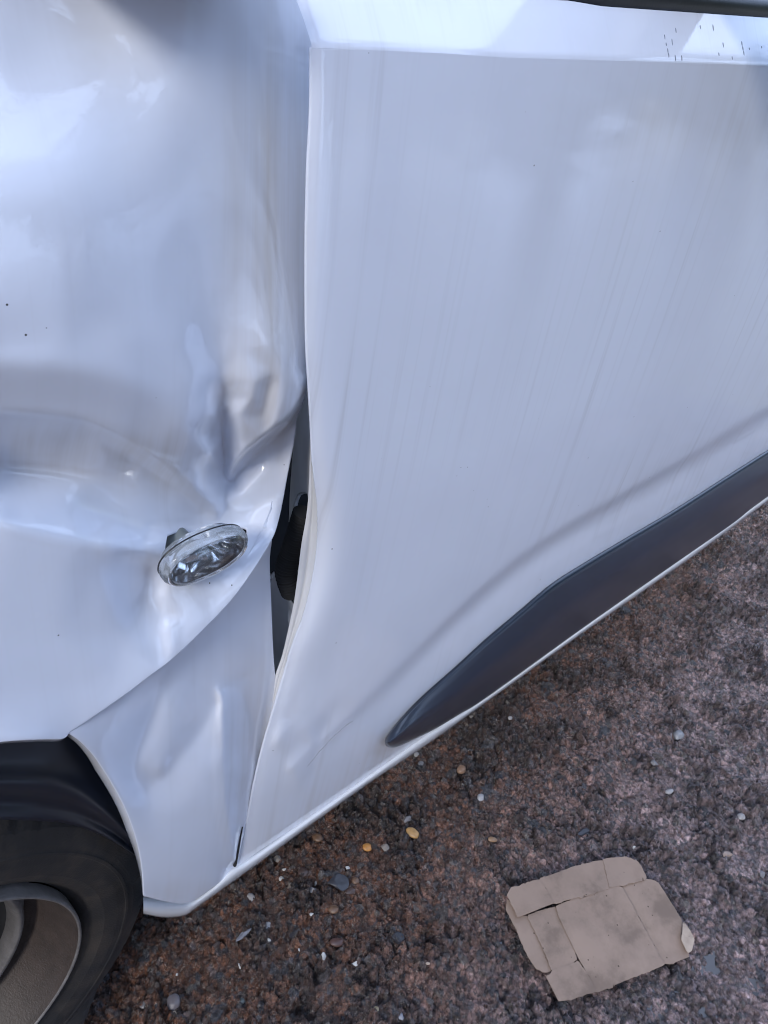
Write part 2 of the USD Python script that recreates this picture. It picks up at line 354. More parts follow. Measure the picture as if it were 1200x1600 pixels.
def axis(lo, hi, a, b, fine, coarse_at=None, coarse=None, far=60.0):
    xs = [lo]
    while xs[-1] < hi:
        s = fine if coarse_at is None or xs[-1] < coarse_at else fine + (coarse - fine) * min(1, (xs[-1] - coarse_at) / (hi - coarse_at))
        xs.append(xs[-1] + s)
    for sgn in (1, -1):
        s, x, out = 0.006, (xs[-1] if sgn > 0 else xs[0]), []
        while abs(x) < far:
            x += sgn * s; s *= 1.32; out.append(x)
        xs = xs + out if sgn > 0 else out[::-1] + xs
    return np.array(xs)
gx, gy = axis(-0.02, 2.35, 0, 0, 0.0016, 0.85, 0.0042), axis(-0.58, 0.16, 0, 0, 0.0016)
GX, GY = np.meshgrid(gx, gy)
near = ((GX > -0.1) & (GX < 2.6) & (GY > -0.75) & (GY < 0.35))
GZ = np.zeros_like(GX); GZ[near] = ground_height(GX[near], GY[near])
pn = np.stack([GX, GY, np.zeros_like(GX)], -1)
patch = meshkit.fbm(pn * 7.0, 4, 11); fine = meshkit.fbm(pn * 60.0, 3, 12); patch2 = meshkit.fbm(pn * 22.0, 4, 13)
brown, black, grey = np.array([0.075, 0.043, 0.028]), np.array([0.018, 0.0165, 0.0165]), np.array([0.135, 0.103, 0.098])
wb = 0.75 * np.clip((patch * 0.4 + patch2 * 0.6 - 0.49) * 8 + 0.25, 0, 1)[..., None]
COL = brown * (1 - wb) + black * wb
to_grey = np.clip((0.02 - GY) * 2.6 + (GX - 0.75) * 0.7, 0, 0.85)[..., None]
COL = COL * (1 - to_grey) + (grey * (1 - 0.5 * wb) + black * 0.5 * wb) * to_grey
COL *= (0.7 + 0.6 * fine)[..., None]
lift_c = np.array([1.70, 1.28, 1.06]) * (1 - to_grey) + np.array([2.35, 2.25, 2.35]) * to_grey
COL *= lift_c
COL[~near] = (0.12, 0.095, 0.082)
WET = np.clip((patch2 - 0.5) * 1.2, -0.12, 0.2)
from scipy.spatial import cKDTree
def chips(spacing, amp, tilt, groove, seed, mask):
    """Angular chips packed over the ground: every cell its own height, tilt and tone, sunk joints between them."""
    r = np.random.default_rng(seed)
    x, y = np.meshgrid(np.arange(-0.12, 2.62, spacing), np.arange(-0.77, 0.37, spacing * 0.9))
    P = np.column_stack([x.ravel(), y.ravel()]) + r.uniform(-0.55, 0.55, (x.size, 2)) * spacing
    d, k = cKDTree(P).query(np.column_stack([GX[near], GY[near]]), k=2)
    k0 = k[:, 0]; off = np.column_stack([GX[near], GY[near]]) - P[k0]
    hh = r.uniform(0, 1, len(P)) ** 1.6 * amp; tt = r.normal(0, tilt, (len(P), 2))
    h = hh[k0] + (off * tt[k0]).sum(1) - groove * np.clip(1 - (d[:, 1] - d[:, 0]) / (0.28 * spacing), 0, 1)
    GZ[near] += h * mask
    return k0, r.uniform(0, 1, (len(P), 4)), np.clip((d[:, 1] - d[:, 0]) / (0.30 * spacing), 0, 1)
rock = np.clip((patch2[near] - 0.42) * 5, 0.15, 1.0)
ka, ra, ga = chips(0.0190, 0.0105, 0.46, 0.0036, 51, rock)
kb, rb, gb = chips(0.0085, 0.0056, 0.62, 0.0026, 52, 0.45 + 0.55 * rock)
tone = (0.62 + 0.5 * ra[ka, 0]) * (0.60 + 0.75 * rb[kb, 0] ** 1.5)
cn = COL[near]; pick = (rb[kb, 1] < 0.14)[:, None]
cn = np.where(pick, cn * 0.3 + np.array([0.075, 0.070, 0.072]) * 0.7, cn) * tone[:, None]
COL[near] = cn * ((0.45 + 0.55 * ga) * (0.55 + 0.45 * gb))[:, None] * 1.25      # joints darkened, shade between the stones put into the colour
wn = WET[near]; wn += (rb[kb, 2] - 0.5) * 0.26; WET[near] = wn
def stamp(n, r0, r1, colours, lift, x0=-0.05, x1=2.3, y0=-0.6, y1=0.16, power=2.0):
    for k in range(n):
        cx, cy = rng.uniform(x0, x1), rng.uniform(y0, y1)
        r = r0 + (r1 - r0) * rng.random() ** power
        asp, a = rng.uniform(0.5, 0.95), rng.uniform(0, math.pi)
        i0, i1 = np.searchsorted(gx, [cx - r, cx + r]); j0, j1 = np.searchsorted(gy, [cy - r, cy + r])
        if i1 - i0 < 1 or j1 - j0 < 1: continue
        X, Y = GX[j0:j1, i0:i1] - cx, GY[j0:j1, i0:i1] - cy
        p, q = (X * math.cos(a) + Y * math.sin(a)) / r, (-X * math.sin(a) + Y * math.cos(a)) / (r * asp)
        e = np.abs(p) ** 2.6 + np.abs(q) ** 2.6
        tx, ty = rng.normal(0, 0.25, 2)
        z = (1 - e) ** 1 * r * rng.uniform(*lift) + (p * tx + q * ty) * r
        zb = np.median(GZ[j0:j1, i0:i1])
        zz = zb + z - r * 0.12
        hit = (e < 1) & (zz > GZ[j0:j1, i0:i1])
        GZ[j0:j1, i0:i1][hit] = zz[hit]
        c = np.array(colours[rng.integers(len(colours))]) * rng.uniform(0.65, 1.3)
        hb = hit & (e < 0.85) & (rng.random() < 0.72)
        COL[j0:j1, i0:i1][hb] = c
        WET[j0:j1, i0:i1][hb] = rng.uniform(-0.08, 0.12)
GREYS = [(0.05, 0.046, 0.047), (0.035, 0.033, 0.036), (0.022, 0.021, 0.024), (0.075, 0.062, 0.056), (0.07, 0.05, 0.038), (0.055, 0.04, 0.032), (0.03, 0.028, 0.033)]
stamp(260, 0.008, 0.019, GREYS, (0.25, 0.5))
stamp(2600, 0.0042, 0.009, GREYS + [(0.11, 0.095, 0.085)], (0.4, 0.8))
stamp(9000, 0.0024, 0.0045, GREYS + [(0.10, 0.085, 0.075), (0.15, 0.125, 0.105)], (0.5, 0.9))
WATER_Z = -0.011
for (u, v, r) in [(1118, 1500, 0.012), (1140, 1240, 0.012), (1165, 1118, 0.014), (1060, 1158, 0.012), (1185, 1530, 0.016), (1150, 1330, 0.016), (1090, 1275, 0.012), (912, 1296, 0.010), (1115, 1036, 0.010), (1175, 1300, 0.014)]:
    c = on_ground([(u, v)])[0]; d2 = ((GX - c[0]) / 1.5) ** 2 + (GY - c[1]) ** 2
    GZ -= 0.010 * np.exp(-d2 / (r * r))
nx, ny = len(gx), len(gy)
i, j = np.meshgrid(np.arange(ny - 1), np.arange(nx - 1), indexing='ij')
q = np.stack([i * nx + j, i * nx + j + 1, (i + 1) * nx + j + 1, (i + 1) * nx + j], -1).reshape(-1, 4)
g = obj('ground', (np.stack([GX, GY, GZ], -1).reshape(-1, 3), np.vstack([q[:, [0, 1, 2]], q[:, [0, 2, 3]]])), M['ground'], smooth=True,
        colors={'col': COL.reshape(-1, 3), 'wet': np.repeat(WET.reshape(-1, 1), 3, 1)})
tag(g, 'wet brown dirt yard with embedded stones and black grit beside the car', 'ground', kind='structure')
w = obj('puddle_water', (np.array([(0.55, -0.62, WATER_Z), (2.3, -0.62, WATER_Z), (2.3, -0.05, WATER_Z), (0.55, -0.05, WATER_Z)]), np.array([(0, 1, 2), (0, 2, 3)])), M['water'], smooth=False)
tag(w, 'shallow rain water standing in small dips of the dirt', 'puddle', kind='structure')
def ground_z(x, y):
    return float(GZ[min(ny - 1, np.searchsorted(gy, y)), min(nx - 1, np.searchsorted(gx, x))])

# ------------------------------------------------------------------ the car
car = thing('damaged_car', 'white car with crumpled front fender, dented door and flat front tyre', 'car')

# --- door
door_edge = curve([(468, -60), (471, 0), (479, 16), (485, 42), (487, 80), (487, 170), (483, 260), (480.5, 360), (480, 460), (481, 540), (484, 600), (487, 660), (490, 720), (495, 765), (498, 800), (497, 850), (491, 898),
                   (481, 942), (472, 972), (457, 1012), (446, 1051), (433, 1095), (424, 1125), (411, 1170), (397, 1230), (386, 1290), (370, 1354)], 2.5)
door_low = [(370, 1354), (400, 1333), (480, 1279), (560, 1224), (680, 1139), (760, 1089), (910, 981), (1060, 876), (1205, 773), (1640, 466)]
crease = np.array([(1640, 345), (1500, 443), (1350, 541), (1200, 637), (1100, 697), (1000, 755), (900, 812), (850, 842), (800, 878), (750, 920), (700, 966), (650, 1016), (600, 1067), (545, 1118), (500, 1158), (455, 1200)], float)
def shifted(l, du, dv): return np.asarray(l, float) + [du, dv]
amp = np.interp(crease[:, 0], [450, 545, 620, 760, 1700], [0.0, 0.35, 0.6, 1.0, 1.0])
belt = np.array([(440, 73), (490, 75), (600, 79), (700, 84), (790, 90), (1000, 96), (1200, 103), (1640, 119)], float)
ledge = np.interp
door_ctrl, door_lines, door_sharp = [], [], []
def with_d(l, d): return np.column_stack([l, np.broadcast_to(d, (len(l),))])
de = door_edge[::6]
door_lines += [with_d(de, np.interp(de[:, 1], [-60, 80, 560, 700, 800, 950, 1050, 1150, 1354], [-10, -4, -4, -7, -12, -14, -16, -12, -4])),
               with_d(shifted(de, 14, 0), np.interp(de[:, 1], [-60, 80, 560, 700, 800, 950, 1050, 1150, 1354], [-4, -1, -1, -2, -4, -6, -9, -8, -2])),
               with_d(shifted(de, 40, 0), np.interp(de[:, 1], [-60, 80, 560, 700, 800, 950, 1050, 1150, 1354], [0, 0, 0, 1, 2, 1, -4, -6, 0])),
               with_d(shifted(de, 85, 0), np.interp(de[:, 1], [-60, 560, 800, 1050, 1150, 1354], [0, 0, -1, -2, -3, 0]))]
door_lines += [with_d(crease, 0.0), with_d(shifted(crease, 6, 10), -7.0 * amp), with_d(shifted(crease, 10, 18), -7.0 * amp), with_d(shifted(crease, 24, 44), -2.5 * amp), with_d(shifted(crease, -20, -40), 0.5)]
bl2 = belt[2:]
door_lines += [with_d(bl2, 0.0), with_d(shifted(bl2, 0, 6), 0.0), with_d(shifted(bl2, 0, 60), 0.0)]
door_lines += [with_d(np.array(door_low, float), 0.0), with_d(shifted(door_low, 0, 40), 0.0)]
door_ctrl += [(500, 1230, -2), (560, 1010, 0), (600, 700, 0), (900, 500, 0), (1200, 300, 0), (1640, 200, 0), (700, 300, 0), (640, 1120, 0)]
door_sharp += [(crease, 50, 3), (shifted(crease, 10, 18), 40, 4), (de, 50, 4)]
door_f = field(door_ctrl, door_lines, 18, door_sharp)
outline = np.vstack([door_edge, np.array(door_low[1:], float), belt[::-1][:-1], [(489, 75.2)]])
door_poly = np.vstack([door_edge[door_edge[:, 1] >= 75], np.array(door_low[1:], float), belt[::-1][:-2]])
low_v, low_f = sheet(door_poly, door_f, step=5.0, hem=0.0016, hem_depth=0.003)
# the ledge under the window, leaning in and facing up
top = np.array([(474, -2), (600, -6), (800, -4), (910, 1), (960, 10), (1200, 27), (1640, 56)], float)
def ledge_rows():
    us = np.unique(np.r_[np.linspace(487, 560, 20), np.linspace(560, 1640, 110)])
    lo = on_skin(np.column_stack([us, np.interp(us, belt[:, 0], belt[:, 1])]), np.zeros(len(us)) + door_f(np.column_stack([us, np.interp(us, belt[:, 0], belt[:, 1])])))
    s = np.linspace(0, 1, 120) * 0.11
    ang = np.radians(np.interp(s, [0, 0.002, 0.006, 0.05, 0.11], [84, 66, 54, 52, 58]))
    ds = np.diff(s, prepend=0)
    dy, dz = np.cumsum(ds * np.cos(ang)), np.cumsum(ds * np.sin(ang))
    fr = np.clip((us - 487) / 40, 0, 1); fr = 1 - (1 - fr) ** 2             # the front corner rounds away
    cols = []
    for k in range(len(us)):
        q = lo[k] + np.column_stack([-(1 - fr[k]) * (dz * 0.02 + dz ** 2 * 2.6), dy, dz])
        c = (q - EYE) @ ROT; v = 800 + FPX * c[:, 1] / c[:, 2]
        e = np.interp(-np.interp(us[k], top[:, 0], top[:, 1]), -v, s)
        g = np.r_[0, 0.002, 0.004, 0.006, np.linspace(0.009, max(e, 0.012), 18)]
        cols.append(np.column_stack([np.interp(g, s, q[:, i]) for i in range(3)]))
    return list(np.array(cols).transpose(1, 0, 2))
rows = ledge_rows()
LEDGE_TOP = rows[-1]
lv, lf = loft(rows)
def pix(v):
    c = (v - EYE) @ ROT
    return np.column_stack([600 + FPX * c[:, 0] / c[:, 2], 800 + FPX * c[:, 1] / c[:, 2]])
def door_dirt_tint(v):
    p, l = pix(v), np.array(door_low)
    d = np.interp(p[:, 0], l[:, 0], l[:, 1]) - p[:, 1]
    d = 0.38 * np.exp(-np.clip(d, 0, None) / 45.0) + 0.25 * np.exp(-((p[:, 0] - 596) / 22) ** 2 - ((p[:, 1] - 1172) / 22) ** 2) + 0.22 * np.exp(-((p[:, 1] - 200) / 60) ** 2) * np.clip((p[:, 0] - 850) / 200, 0, 1)  # bottom and trim-tip grime, plus a warm grey tint at the upper right
    return np.repeat(d[:, None], 3, 1)
door = obj('front_door', (low_v, low_f), M['paint'], car, smooth=40, colors={'dirt': door_dirt_tint})
ledge_prim = obj('window_ledge', (lv, lf), M['paint'], door, smooth=True)
_lp = pix(lv)
for k in range(18):
    u0, v0 = rng.uniform(1035, 1195), rng.uniform(38, 90)
    c0 = lv[((_lp - [u0, v0]) ** 2).sum(1).argmin()]
    sp_ = trimesh.creation.icosphere(2, 1.0); dl = rng.uniform(0.0012, 0.0035)
    dv = np.array(sp_.vertices); ax = np.array([0.15, 0.55, 0.82]); ax /= np.linalg.norm(ax); nn = np.array([0, -0.84, 0.54]); bb = np.cross(ax, nn); bb /= np.linalg.norm(bb)
    obj('rain_drop', (c0 + dv[:, :1] * ax * dl + dv[:, 1:2] * bb * 0.0008 + dv[:, 2:] * nn * 0.0004, sp_.faces), M['drop'], door, smooth=True)

# folded steel edge of the bent door, seen in the gap
inner = curve([(484, 608), (484.5, 640), (484, 700), (482, 770), (478, 810), (471, 850), (465, 900), (459, 942), (450, 985), (441, 1023), (430, 1056), (424, 1085), (416.5, 1123), (408, 1160), (401, 1188)], 3)
outer_i = np.column_stack([np.interp(inner[:, 1], door_edge[:, 1], door_edge[:, 0]), inner[:, 1]])
rows = []
for t in np.linspace(0, 1, 12):
    p = outer_i * (1 - t) + inner * t + [1.5 * (1 - t), 0]
    groove = 0.0022 * math.exp(-((t - 0.55) / 0.09) ** 2)
    rows.append(on_skin(p, door_f(outer_i) - 0.003 - 0.010 * t - groove))
obj('folded_edge', loft(rows), M['paint_plain'], door, smooth=True)
# sheet behind the fold
back = [r.copy() for r in (rows[-1], rows[-1])]
back[1][:, 1] += 0.02; back[1][:, 0] += 0.035
obj('inner_shell', loft(back), M['dark'], door, smooth=True)

# black trim along the bottom of the door
tu = curve([(601.5, 1161), (602, 1154), (610, 1142), (627, 1121), (660, 1087), (713, 1040), (760, 997), (810, 955), (860, 913), (910, 881), (977, 841), (1060, 792), (1200, 703), (1400, 580), (1640, 432)], 4)
tl = curve([(601.5, 1161), (604, 1166), (612, 1168.5), (624, 1166), (650, 1154), (680, 1139), (720, 1115), (760, 1090), (910, 982), (1060, 877), (1145, 818), (1198, 777), (1400, 634), (1640, 464)], 4)
n = 260
def by_len(c, n):
    s = np.r_[0, np.cumsum(np.linalg.norm(np.diff(c, axis=0), axis=1))]; t = s[-1] * np.linspace(0, 1, n) ** 1.25
    return np.column_stack([np.interp(t, s, c[:, 0]), np.interp(t, s, c[:, 1])])
A, B = by_len(tu, n), by_len(tl, n)
rows = []
ts = np.r_[0, 0, 0.015, 0.04, 0.08, np.linspace(0.14, 0.9, 14), 0.94, 0.97, 0.99, 1, 1]
lift = np.interp(ts, [0, 0.015, 0.04, 0.08, 0.25, 0.48, 0.60, 0.80, 0.94, 0.985, 1], [0.001, 0.0030, 0.0042, 0.0075, 0.0125, 0.0180, 0.0185, 0.0150, 0.0100, 0.0075, 0.004])
lift[0] = lift[-1] = -0.006
for t, l in zip(ts, lift):
    p = A * (1 - t) + B * t
    taper = np.clip(np.linspace(0, 1, n) * 40, 0.0, 1) ** 0.5
    b0 = door_f(A) * (1 - t) + door_f(B) * t
    rows.append(on_skin(p, b0 + np.where(l > 0, l * taper, l)))
trim = obj('door_trim', loft(rows), M['trim'], door, smooth=True)
tag(trim, 'black plastic rubbing strip along the bottom of the door')

sc = curve(on_skin([(551, 1127), (540, 1134), (522, 1150), (505, 1168), (492, 1183), (480, 1198)], door_f([(551, 1127), (540, 1134), (522, 1150), (505, 1168), (492, 1183), (480, 1198)]) + 0.0001)[:, [2, 0, 1]], 0.002)[:, [1, 2, 0]]
obj('scratch', tube(sc, 0.00025, 6), M['scratch'], door, smooth=True)

# --- sill under the door, ending at the wheel arch
us = np.linspace(0, 1, 120)
s_lo = curve([(224, 1428), (250, 1433), (276, 1433), (293, 1429), (304, 1421), (350, 1388), (400, 1352), (560, 1236), (680, 1155), (760, 1097.5), (910, 990), (1060, 886), (1150, 821), (1205, 780), (1640, 470)], 4)
s_hi = curve([(224, 1399), (250, 1401), (276, 1402), (300, 1400), (330, 1380), (363, 1350), (400, 1328), (560, 1217), (680, 1132), (760, 1084), (910, 976), (1060, 871), (1205, 768), (1640, 458)], 4)
A, B = by_len(s_hi, 200), by_len(s_lo, 200)
rows = []
for t, o in zip([0, 0.0, 0.12, 0.3, 0.5, 0.7, 0.85, 0.95, 1.0, 1.0, 1.0], [-0.016, -0.006, -0.001, 0.004, 0.0075, 0.009, 0.0082, 0.005, 0.000, -0.010, -0.05]):
    rows.append(on_skin(A * (1 - t) + B * t, np.full(200, o - 0.004)))
obj('sill', loft(rows), M['paint_plain'], car, smooth=True)

# --- front fender: the upper sheet with its folds
ridge = curve([(429, 829), (419, 850), (410, 866), (395, 890), (360, 938), (310, 990), (272, 1026), (230, 1058), (200, 1081), (150, 1116), (108, 1144)], 3)
arch = curve([(108, 1144), (98, 1153), (60, 1154), (0, 1158), (-60, 1170), (-140, 1205), (-230, 1270), (-320, 1370)], 3)
arc = [(-360, 652, 3), (0, 646, 3), (60, 649, 3), (130, 657, 2), (190, 682, -1), (245, 716, -7), (298, 752, -14), (338, 790, -23)]
arc2 = [(-360, 662, -3), (0, 656, -3), (60, 659, -3), (128, 668, -4), (182, 695, -9), (234, 735, -18), (284, 770, -22), (322, 802, -27)]
arc0 = [(-360, 570, 15), (0, 570, 15), (60, 572, 15), (140, 580, 13), (205, 600, 9), (258, 625, 3), (300, 680, -2)]
line1 = [(345, 592, -9), (346, 650, -23), (348, 700, -34), (352, 745, -45), (351, 770, -36), (350, 795, -29)]
ridge2 = [(356, 741, -31), (368, 722, -20), (380, 708, -14), (410, 684, -8), (440, 660, -4), (458, 641, -4), (470, 618, -6), (482, 592, -10)]
ridge2b = [(362, 752, -44), (374, 734, -43), (387, 719, -40), (416, 695, -35), (445, 673, -30), (465, 652, -26), (478, 625, -24)]
crest = [(-360, 806, 9), (0, 812, 9), (20, 819, 10), (90, 838, 9), (170, 850, 6), (225, 858, -3)]
ridge_d = np.interp(np.arange(len(ridge)) / len(ridge), [0, 0.1, 0.25, 0.45, 0.6, 0.8, 1], [-8, -4, 2, 9, 13, 17, 20])
lip = [(238, 828, -14), (268, 826, -18), (300, 822, -23), (330, 817, -26), (362, 817, -26), (390, 819, -23), (412, 823, -15), (428, 829, -8)]
pts = []
for v, ds in [(-300, (0, 0, 0, -1, -3, -6, -8, -12, -19, -32)), (0, (0, 0, 0, -1, -3, -6, -8, -12, -19, -32)), (150, (0, 0, 0, -1, -3, -6, -8, -11, -17, -28)), (300, (2, 2, 1, 0, -2, -6, -7, -9, -13, -22)),
              (450, (4, 5, 5, 4, -1, -8, -7, -5, -9, -17)), (540, (7, 8, 8, 7, 1, -8, -5, -1, -5, -14))]:
    pts += [(u, v, d) for u, d in zip((-360, 0, 100, 200, 280, 340, 375, 420, 462, 505), ds)]
pts = [(u, v, d + np.interp(v, [-300, 60, 200, 330, 450, 540], [0, 0, 5, 12, 10, 6]) * np.interp(u, [-360, -50, 60, 130, 190, 240], [0.6, 1, 1, 0.9, 0.35, 0])) for u, v, d in pts]
pts += [(u, v, np.interp(v, [0, 60, 200, 330], [0, 0, 5, 12]) * f) for u, f in ((50, 1), (150, 0.75)) for v in (60, 220, 340)]
pts = [(u, v, d - np.interp(v, [-300, 30, 170, 320], [22, 20, 9, 0]) * np.interp(u, [-360, 150, 310], [1, 1, 0])) for u, v, d in pts]
pts += [(322, 600, -3), (320, 655, -4), (326, 712, -12), (334, 650, -9), (336, 700, -19), (358, 650, -14), (361, 700, -24), (300, 600, 0), (290, 650, 0), (288, 700, -6), (308, 733, -16), 
        (372, 650, -7), (395, 620, -2), (398, 600, -1), (376, 688, -13), (365, 712, -22), (427, 580, -2), (420, 610, -6), (412, 650, -9), (405, 690, -11),
        (440, 585, 0), (437, 620, 0), (431, 655, -3), (466, 600, -4), (445, 560, -1),
        (380, 770, -30), (420, 730, -29), (450, 715, -28), (440, 775, -24), (400, 795, -27), (372, 800, -28), (310, 806, -26),
        (-360, 735, -20), (0, 728, -20), (100, 735, -20), (165, 748, -19), (-360, 700, -14), (0, 695, -14), (100, 703, -14), (220, 768, -19), (270, 800, -22),
        (-360, 765, -9), (0, 765, -9), (100, 780, -9), (180, 808, -13), (228, 822, -15),
        (-360, 880, 10), (0, 890, 11), (100, 895, 9), (165, 892, 3), (205, 890, -8), (236, 900, -16), (252, 880, -8), (258, 850, -5), (225, 930, -10), (240, 945, -7),
        (-360, 1000, 13), (0, 1000, 13), (100, 1000, 11), (195, 990, 5), (240, 985, 0), (258, 960, -2), (262, 930, -3), (266, 980, 5), (270, 1010, 11),
        (-360, 1080, 16), (0, 1085, 17), (100, 1080, 15), (180, 1060, 13), (0, 1120, 20), (80, 1128, 20), (-360, 1150, 22),
        (330, 930, -1), (380, 872, -7), (300, 965, 5), (290, 915, -4), (400, 848, -9), (280, 860, -9), (300, 840, -18), (350, 838, -20), (390, 838, -16), (405, 835, -13)]
al = with_d(arch[::8], np.interp(np.arange(len(arch[::8])) / len(arch[::8]), [0, 0.1, 1], [20, 25, 24]))
fen_lines = [arc0, arc, arc2, line1, ridge2, ridge2b, crest, np.column_stack([ridge, ridge_d]), lip, al]
fen_f = field(pts, fen_lines, lambda u, v: 13 + 19 * np.clip((540 - v) / 90, 0, 1), [([(400, 600), (385, 700), (400, 770)], 110, 5), (np.array(line1)[1:], 60, 3.0), (ridge2, 60, 3.0), (ridge2b, 50, 3.5), (ridge, 30, 5), (arc, 50, 5), (arc2, 40, 6), (lip, 20, 4), (crest, 40, 6), ([(262, 930), (268, 990), (271, 1022)], 30, 5), (arch, 20, 5)], u1=560, gain=(1.5, 1.15))
hole = curve([(261, 834), (280, 829), (305, 829), (335, 823), (365, 822), (386, 824), (387, 836), (384, 850), (360, 878), (330, 893), (295, 897), (272, 888), (258, 864), (261, 834)], 3)[:-1]
fen_right = curve([(505, -320), (505, 0), (505, 300), (505, 520), (489, 575), (479, 612), (470, 640), (463, 656), (455, 700), (446, 752), (439, 795), (433, 818), (429, 829)], 3)
fen_poly = np.vstack([fen_right, ridge[1:], arch[1:], [(-355, 1380), (-355, -310)]])
fv = sheet(fen_poly, fen_f, step=3.6, bstep=2.5, holes=[hole], hem=0.0015, hem_depth=0.010)

# lower sheet, behind the fold
pts = []
rl = np.column_stack([ridge + [-6, -8], ridge_d - np.interp(np.arange(len(ridge)) / len(ridge), [0, 0.2, 0.5, 0.8, 1], [26, 27, 20, 9, 3])])
right_low = curve([(424, 846), (421, 880), (424, 960), (426, 1010), (429, 1052), (433, 1085), (426, 1130), (414, 1190), (402, 1250), (390, 1305), (376, 1352)], 3)
arch_low = curve([(108, 1144), (128, 1158), (150, 1182), (175, 1220), (194, 1255), (208, 1290), (218, 1325), (224, 1362), (226, 1400)], 3)
rd = np.interp(right_low[:, 1], [846, 880, 960, 1052, 1130, 1250, 1352], [-36, -34, -27, -21, -17, -12, -8])
ad = np.interp(arch_low[:, 1], [1144, 1180, 1255, 1400], [18, 14, 11, 7])
pts += [(350, 1000, -15), (385, 1040, -17), (300, 1052, -9), (395, 960, -25), (390, 900, -31),
        (215, 1105, 5), (190, 1142, 10), (170, 1170, 12), (272, 1112, 1), (262, 1160, 4), (252, 1205, 6), (240, 1150, 1),
        (320, 1205, 5), (285, 1255, 7), (250, 1305, 8), (300, 1345, 7), (255, 1390, 7), (340, 1358, 4), (205, 1250, 9), (235, 1270, 7), (330, 1290, 5),
        (378, 1085, -13), (385, 1130, -13), (372, 1170, -8), (375, 1250, -6), (385, 1230, -9), (-300, 1144, 18), (330, 1060, -10), (500, 1000, -25), (460, 1300, -8), (200, 1430, 6), (360, 1440, 2), (120, 1350, 8)]
lower_lines = [rl, np.column_stack([right_low, rd]), np.column_stack([arch_low, ad]),
               [(252, 1078, -4), (238, 1115, -2), (222, 1155, 1), (206, 1215, 5)],
               [(338, 1102, -9), (315, 1140, -5), (288, 1172, -1), (255, 1208, 1), (225, 1235, 3)],
               [(345, 1084, -5), (348, 1130, 0), (350, 1190, 4), (353, 1250, 5), (360, 1300, 4), (368, 1345, 1)],
               [(345, 1082, -8), (362, 1072, -12), (382, 1058, -17)]]
low_ff = field(pts, lower_lines, 13, [(np.array(lower_lines[5])[:, :2], 26, 3), (lower_lines[6], 16, 4), (lower_lines[3], 30, 8), (lower_lines[4], 30, 9)], u1=560, gain=(1.3, 1.4))
low_poly = np.vstack([right_low, curve([(376, 1352), (362, 1362), (335, 1385), (305, 1406), (290, 1411), (270, 1410), (226, 1400)], 3)[1:], arch_low[::-1][1:-1], (ridge + [-6, -8])[::-1][1:-1]])
fl = sheet(low_poly, low_ff, step=3.6, bstep=2.5, hem=0.0013, hem_depth=0.008)
def fender_dirt_and_shade(v):
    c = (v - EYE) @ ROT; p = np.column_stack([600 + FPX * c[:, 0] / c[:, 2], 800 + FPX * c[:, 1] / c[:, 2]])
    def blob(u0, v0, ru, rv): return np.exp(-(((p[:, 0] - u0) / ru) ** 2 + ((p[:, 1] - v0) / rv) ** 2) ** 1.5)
    d = 0.62 * blob(428, 300, 72, 340) + 0.30 * blob(410, 640, 70, 90) + 0.45 * blob(395, 1200, 40, 170) + 0.40 * blob(90, 705, 150, 45) + 0.35 * blob(250, 720, 60, 50) + 0.25 * blob(300, 1395, 90, 20)  # grime and arc streaks, plus warm reflection and hollow shade put into the colour
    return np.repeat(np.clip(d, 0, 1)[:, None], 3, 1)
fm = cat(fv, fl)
fender = obj('front_fender', fm, M['paint_fender'], car, smooth=40, colors={'dirt': fender_dirt_and_shade})

# rolled lip of the wheel arch
whole = np.vstack([arch[::-1], arch_low[1:]])
offs = np.r_[fen_f(arch[::-1]), low_ff(arch_low[1:])]
inn = whole.copy()
k = len(arch)
s = np.interp(np.arange(len(whole)), [0, k - 30, k, k + 25, k + 60, len(whole) - 1], [2, 2, 5, 13, 12, 2])
inn[:, 0] -= s; inn[:, 1] += np.interp(np.arange(len(whole)), [0, k, len(whole) - 1], [4, 5, 3])
rows = [on_skin(whole, offs), on_skin(whole * 0.7 + inn * 0.3, offs - 0.002), on_skin(whole * 0.35 + inn * 0.65, offs - 0.006), on_skin(inn, offs - 0.014), on_skin(inn, offs - 0.022)]
lm = loft(rows)
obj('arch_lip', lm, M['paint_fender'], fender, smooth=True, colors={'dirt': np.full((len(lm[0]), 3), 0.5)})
gs_ = on_skin([(379, 1292), (375, 1312), (371, 1332), (367, 1352)], np.array([-0.004, -0.003, -0.002, -0.001]))
obj('gap_seal', tube(gs_, np.array([0.0006, 0.0012, 0.0019, 0.0022]), 10), M['dark'], fender, smooth=True)

# plastic liner hanging over the tyre
liner_low = curve([(-320, 1330), (-150, 1290), (-60, 1282), (0, 1281), (60, 1283), (110, 1288), (160, 1306), (195, 1326), (222, 1345), (236, 1356)], 4)
liner_up = curve([(-320, 1250), (-150, 1160), (-60, 1140), (0, 1130), (60, 1128), (110, 1132), (160, 1165), (205, 1235), (232, 1300), (246, 1345)], 4)
A, B = by_len(liner_up, 120), by_len(liner_low, 120)
rows = []
for t in np.linspace(0, 1, 24):
    fold = 0.006 * math.exp(-((t - 0.62) / 0.12) ** 2) - 0.004 * math.exp(-((t - 0.82) / 0.08) ** 2)
    wob = 0.003 * np.sin(np.linspace(0, 7, 120) + 3 * t)
    rows.append(on_skin(A * (1 - t) + B * t, -0.010 - 0.016 * (1 - t) + fold + wob + np.interp(np.linspace(0, 1, 120), [0.7, 1.0], [0.0, -0.012])))
r2 = rows[-1].copy(); r2[:, 1] += 0.003; r3 = r2.copy(); r3[:, 2] += 0.01; r3[:, 1] += 0.02
obj('wheel_arch_liner', loft(rows + [r2, r3]), M['liner'], car, smooth=True)
wc = np.array([-0.119, 0.034, 0.272])
a = np.linspace(math.radians(0), math.radians(180), 60)
rows = []
